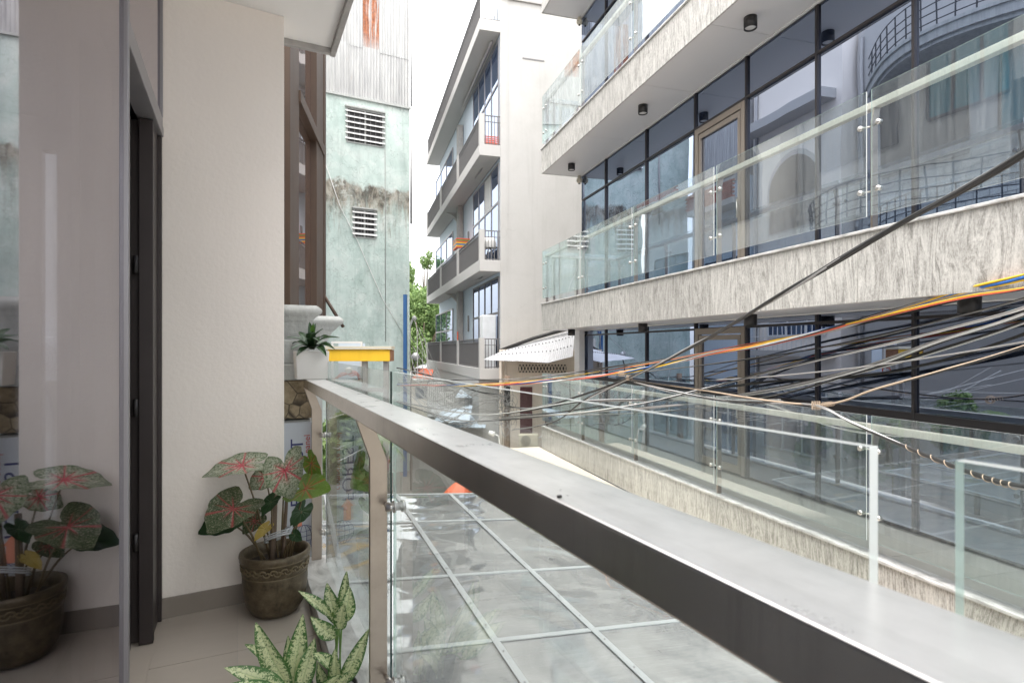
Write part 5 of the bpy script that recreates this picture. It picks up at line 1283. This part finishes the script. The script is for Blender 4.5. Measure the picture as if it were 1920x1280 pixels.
def blade(th, base, tip, width, nrm, mat, bend=.12, fold=.25, ny=22, nx=12, peak=.42, wave=.03, name='leaf'):
    base = Vector(base); tip = Vector(tip); u = tip-base; L = u.length; u.normalize(); n = Vector(nrm); n = (n-u*n.dot(u)).normalized(); v = n.cross(u)
    V = []; vein = []; edge = []; ph = random.uniform(0,6)
    for i in range(ny+1):
        s = i/ny
        w = width*.5*(math.sin(math.pi*min(1,s**(math.log(.5)/math.log(peak))))**.85)*(1 if s < .98 else .5)+.0006
        for k in range(nx+1):
            q = 2*k/nx-1
            z = bend*L*math.sin(math.pi*s)*1.0+fold*w*abs(q)+wave*width*math.sin(s*11+ph+q*2)*abs(q)
            if abs(q) < .08: z -= .001
            V.append(base+u*s*L+v*q*w+n*z); vein.append(max(math.exp(-(q*w/.0018)**2), .25*max(0,math.cos((s*L-abs(q)*w*.8)*2*math.pi/.018))**6)); edge.append(abs(q)**2)
    Fc = []
    for i in range(ny):
        for k in range(nx): a = i*(nx+1)+k; Fc.append((a,a+1,a+nx+2,a+nx+1))
    m = MB(); m.add(V,Fc,0,True); o = th.part(name, m, M[mat]); set_attr(o,'vein',vein); set_attr(o,'edge',edge); return o
# caladium pot
pc_ = Vector((-1.262,3.035,FL))
ca = Thing('potted_caladium', 'red veined caladium in a bronze brown embossed pot by the white wall', 'potted plant', G, tuple(pc_))
z = FL; hh = .325
prof = [(0,z),(.090,z),(.118,z+.012),(.146,z+.06),(.158,z+.12),(.163,z+.18),(.162,z+.205),(.163,z+.212),(.159,z+.218),(.162,z+.225),(.168,z+.285),(.174,z+.292),(.178,z+.31),(.176,z+.325),(.166,z+.330),(.156,z+.322),(.150,z+.28),(.0,z+.275)]
potm = ca.part('pot', MB().lathe(prof[:-1]+[(.146,z+.20),(.0,z+.20)],pc_.x,pc_.y,64), M['pot'])
sw = MB()
for k in range(40):     # embossed scrolls around the rim band
    a0 = k*2*math.pi/40; pts = []
    for q in range(15):
        s = q/14; an_ = s*4.6+(k%2)*math.pi; r = .022*(1-.75*s); da = (r*math.cos(an_))/.165; dz = r*math.sin(an_)*.95
        zz = z+.256+dz; rb_ = .1645+(zz-z-.225)*.1; pts.append((pc_.x+rb_*math.cos(a0+da),pc_.y+rb_*math.sin(a0+da),zz))
    sw.tube(pts,.0042,5)
for zz, rr in ((z+.218,.1615),(z+.290,.1725)): sw.tube([(pc_.x+rr*math.cos(q*math.pi/24),pc_.y+rr*math.sin(q*math.pi/24),zz) for q in range(49)],.003,5)
ca.part('rim_scrollwork', sw, M['relief'], potm)
ca.part('soil', MB().lathe([(0,z+.268),(.08,z+.27),(.151,z+.262)],pc_.x,pc_.y,32), M['soil'])
pcx, pcy = pc_.x, pc_.y
up_cam = Vector((0,-1,.35))
root = lambda dx,dy: (pcx+dx,pcy+dy,z+.26)
def petiole(p_from, c, r=.0042, mat='stem'):
    a = Vector(p_from); b = Vector(c); md = a.lerp(b,.5)+Vector((0,0,.03))+(b-a)*.0
    ca.part('stem', MB().tube(cr_spline([a,a.lerp(b,.45)+Vector((0,0,.035)),b],6), [r*1.35]*7+[r]*6, 7), M[mat])
lv = [ # centre, tip, normal, material, lobe, wid, dx
 ((534,880,2.90),(542,934,2.80),(-.05,-1,.25),'leaf_caladium',1.6,1.12,(.03,.0)),
 ((454,871,2.98),(374,885,2.90),(.0,-.38,1.0),'leaf_caladium',1.2,.95,(-.03,.01)),
 ((438,952,2.86),(386,996,2.72),(-.15,-1,.45),'leaf_caladium_dark',1.6,1.25,(-.05,-.03)),
 ((424,974,3.00),(366,998,2.95),(.2,-.9,.5),'leaf_plain',.9,.8,(-.06,.02)),
 ((572,915,2.96),(617,914,2.90),(.1,-.7,.95),'leaf_caladium_green',1.3,1.1,(.06,.02)),
 ((498,893,3.12),(462,915,3.10),(-.2,-1,.2),'leaf_caladium',1.0,1.0,(0,.04)),
 ((478,975,3.02),(452,1000,2.98),(-.2,-1,.2),'leaf_caladium_dark',1.0,1.0,(-.02,-.0)),
 ((508,940,2.93),(488,966,2.88),(-.4,-1,.1),'leaf_plain',1.0,.9,(.0,-.03)),
 ((583,868,3.04),(600,900,3.00),(-.6,-.8,.2),'leaf_caladium_green',1.1,.9,(.07,.03)),
 ((566,958,3.0),(545,990,2.98),(.6,-1,-.1),'leaf_plain',1.0,.8,(.05,.0)),
 ((553,1003,2.92),(565,1013,2.90),(.2,-1,.4),'leaf_plain',1.0,1.0,(.05,-.05)),
 ((497,990,2.96),(475,1012,2.90),(-.1,-.8,.7),'leaf_yellow',.7,.7,(-.0,-.02)),
]
for c, tp, n, mt_, lb, wd, dr in lv:
    cc_ = P(*c); heart_leaf(ca, cc_, P(*tp), n, mt_, lb, wd)
    petiole(root(*dr), cc_-Vector(n).normalized()*.002)
for (px,x2,top,w) in ((514,510,915,.017),(534,530,925,.010)):
    a = P(x2,1052,2.98); b = P(px+ (2 if w>.012 else 4),top,3.02)
    ca.part('stake', MB().tube([a+Vector((0,0,-.02)),b],[w,w*.85],6), M['wood'])
tie = MB()
for k in range(3):
    pts = []
    for q in range(17):
        a = q*2*math.pi/16; pts.append(P(520+24*math.cos(a),1000+4*k-8*math.cos(a)+3*math.sin(a),2.97+.04*math.sin(a)))
    tie.tube(pts,.003+.001*k,5)
tie.tube([P(535,990,2.93),P(548,985,2.92),P(540,998,2.92)],.004,5)
ca.part('plastic_tie', tie, M['film'])
# aglaonemas in the foreground
def agl(label, cpx, Y, leaves, seed):
    random.seed(seed); c = P(cpx,0,Y); th = Thing('potted_aglaonema', label, 'potted plant', G, (c.x,c.y,FL), group='cream speckled aglaonemas on the balcony floor')
    z = FL
    th.part('pot', MB().lathe([(0,z),(.055,z),(.07,z+.09),(.076,z+.10),(.076,z+.115),(.070,z+.115),(.065,z+.095),(.0,z+.09)],c.x,c.y,28), M['black'])
    th.part('soil', MB().lathe([(0,z+.10),(.066,z+.097)],c.x,c.y,20), M['soil'])
    for (b, t, w, n, bend) in leaves:
        bb = P(*b); tt = P(*t)
        blade(th, bb, tt, w, n, 'leaf_aglaonema', bend=bend)
        th.part('stem', MB().tube(cr_spline([Vector((c.x+random.uniform(-.02,.02),c.y+random.uniform(-.02,.02),z+.09)), bb.lerp(Vector((c.x,c.y,bb.z)),.4), bb],6), .0032, 6), M['stem_g'])
agl('cream speckled aglaonema whose leaves fan out at the bottom of the picture', 548, 2.16, [
 ((546,1292,2.10),(479,1166,2.04),.088,(-.1,-1,.3),.05),
 ((548,1290,2.16),(568,1150,2.16),.075,(.3,-1,.1),.03),
 ((540,1300,2.06),(419,1251,1.98),.070,(0,-.7,1),.10),
 ((520,1245,2.14),(459,1207,2.10),.045,(0,-.7,1),.08),
 ((560,1300,2.12),(590,1195,2.16),.068,(.35,-1,.1),.06),
 ((530,1320,2.0),(430,1282,1.92),.075,(0,-.6,1),.1),
 ((552,1310,2.2),(540,1190,2.26),.06,(0,-1,.1),.02),
 ((580,1330,2.08),(640,1262,2.02),.06,(.2,-.8,.8),.1)], 11)
agl('taller cream speckled aglaonema beside the railing post with leaning stems', 632, 2.17, [
 ((622,1155,2.20),(559,1107,2.16),.040,(.2,-.8,.9),.10),
 ((634,1172,2.20),(613,1092,2.22),.062,(.0,-1,.2),.04),
 ((640,1168,2.22),(650,1070,2.20),.050,(-.1,-1,.1),-.03),
 ((648,1165,2.19),(655,1098,2.15),.060,(.35,-1,.2),.05),
 ((630,1195,2.18),(582,1155,2.12),.060,(-.1,-.9,.6),.12),
 ((637,1180,2.17),(645,1130,2.12),.055,(.0,-1,.4),.02),
 ((640,1285,2.14),(692,1177,2.10),.060,(.25,-1,.2),.06),
 ((638,1300,2.12),(628,1215,2.08),.062,(-.2,-1,.2),.05),
 ((628,1250,2.12),(586,1222,2.06),.045,(0,-.8,.8),.1),
 ((620,1310,2.1),(660,1255,2.0),.06,(.1,-1,.5),.05),
 ((618,1300,2.2),(596,1240,2.2),.05,(-.2,-1,.3),.05)], 12)
# white square pot with dark plant on the railing end
wp = O.inv(*P(583,0,3.42).xy); zz = zt1+.001
sp = Thing('potted_succulent', 'dark green pointed plant in a square white pot on the handrail end', 'potted plant', O, (wp[0],wp[1],zz))
s0, s1, h_ = .086, .094, .165
a_, t_ = wp
pm_ = MB()
def ring(s, z_): return [(a_-s,t_-s,z_),(a_+s,t_-s,z_),(a_+s,t_+s,z_),(a_-s,t_+s,z_)]
vs = ring(s0,zz)+ring(s1,zz+h_)+ring(s1-.012,zz+h_)+ring(s1-.016,zz+h_-.03)
fs = [(3,2,1,0)]
for L_ in range(3):
    for k in range(4): a = L_*4+k; b = L_*4+(k+1)%4; fs.append((a,b,b+4,a+4))
fs.append((12,13,14,15)); pm_.add(vs, fs); sp.part('pot', pm_, M['whitepot'], bev=.004)
sp.part('soil', MB().box(a_-s1+.02,a_+s1-.02,t_-s1+.02,t_+s1-.02,zz+h_-.029,zz+h_-.02), M['soil'])
random.seed(5)
cw = P(585,655,3.42)
class Wr:   # adapter so blade() may place world points on a frame O thing
    def __init__(s, th): s.th = th
    def part(s, name, mb, mat):
        mb.v = [(*s.th.fr.inv(x,y), z_) for x,y,z_ in mb.v]; return s.th.part(name, mb, mat)
wr_ = Wr(sp)
tips = [(538,632,3.36),(545,655,3.25),(560,622,3.5),(580,603,3.4),(592,606,3.45),(606,616,3.36),(618,630,3.3),(637,633,3.36),(628,655,3.28),(612,668,3.22),(570,640,3.15),(598,640,3.14),(585,625,3.2),(556,668,3.24),(548,645,3.55),(622,645,3.55)]
for k, tp in enumerate(tips):
    tpw = P(*tp); b = cw+Vector((random.uniform(-.012,.012),random.uniform(-.012,.012),.0))
    d = (tpw-b); n = Vector((0,-.35,1))-d.normalized()*.2
    blade(wr_, b, tpw, .050 if tp[1] > 615 else .044, n, 'leaf_plain', bend=.14, fold=.35, ny=12, nx=6, peak=.45)
blade(wr_, cw+Vector((0,-.01,.02)), P(588,605,3.38), .045, (-.3,-1,.1), 'leaf_green', bend=.0, ny=12, nx=6)
# small bolt lying on the handrail
c = O.pix(1049,933,.92); bt_z = zt1
q = O.inv((1049-960)/F*(.185*F/(933-HOR)), .185*F/(933-HOR))
single('pebble', MB().box(q[0]-.003,q[0]+.003,q[1]-.002,q[1]+.002,zt1+.0002,zt1+.0035), M['black'], 'tiny dark chip lying on top of the handrail', 'chip', O, (q[0],q[1],zt1), bev=.001)
print('objects', len(bpy.data.objects), 'tris', sum(len(o.data.polygons) for o in bpy.data.objects if o.type == 'MESH'))
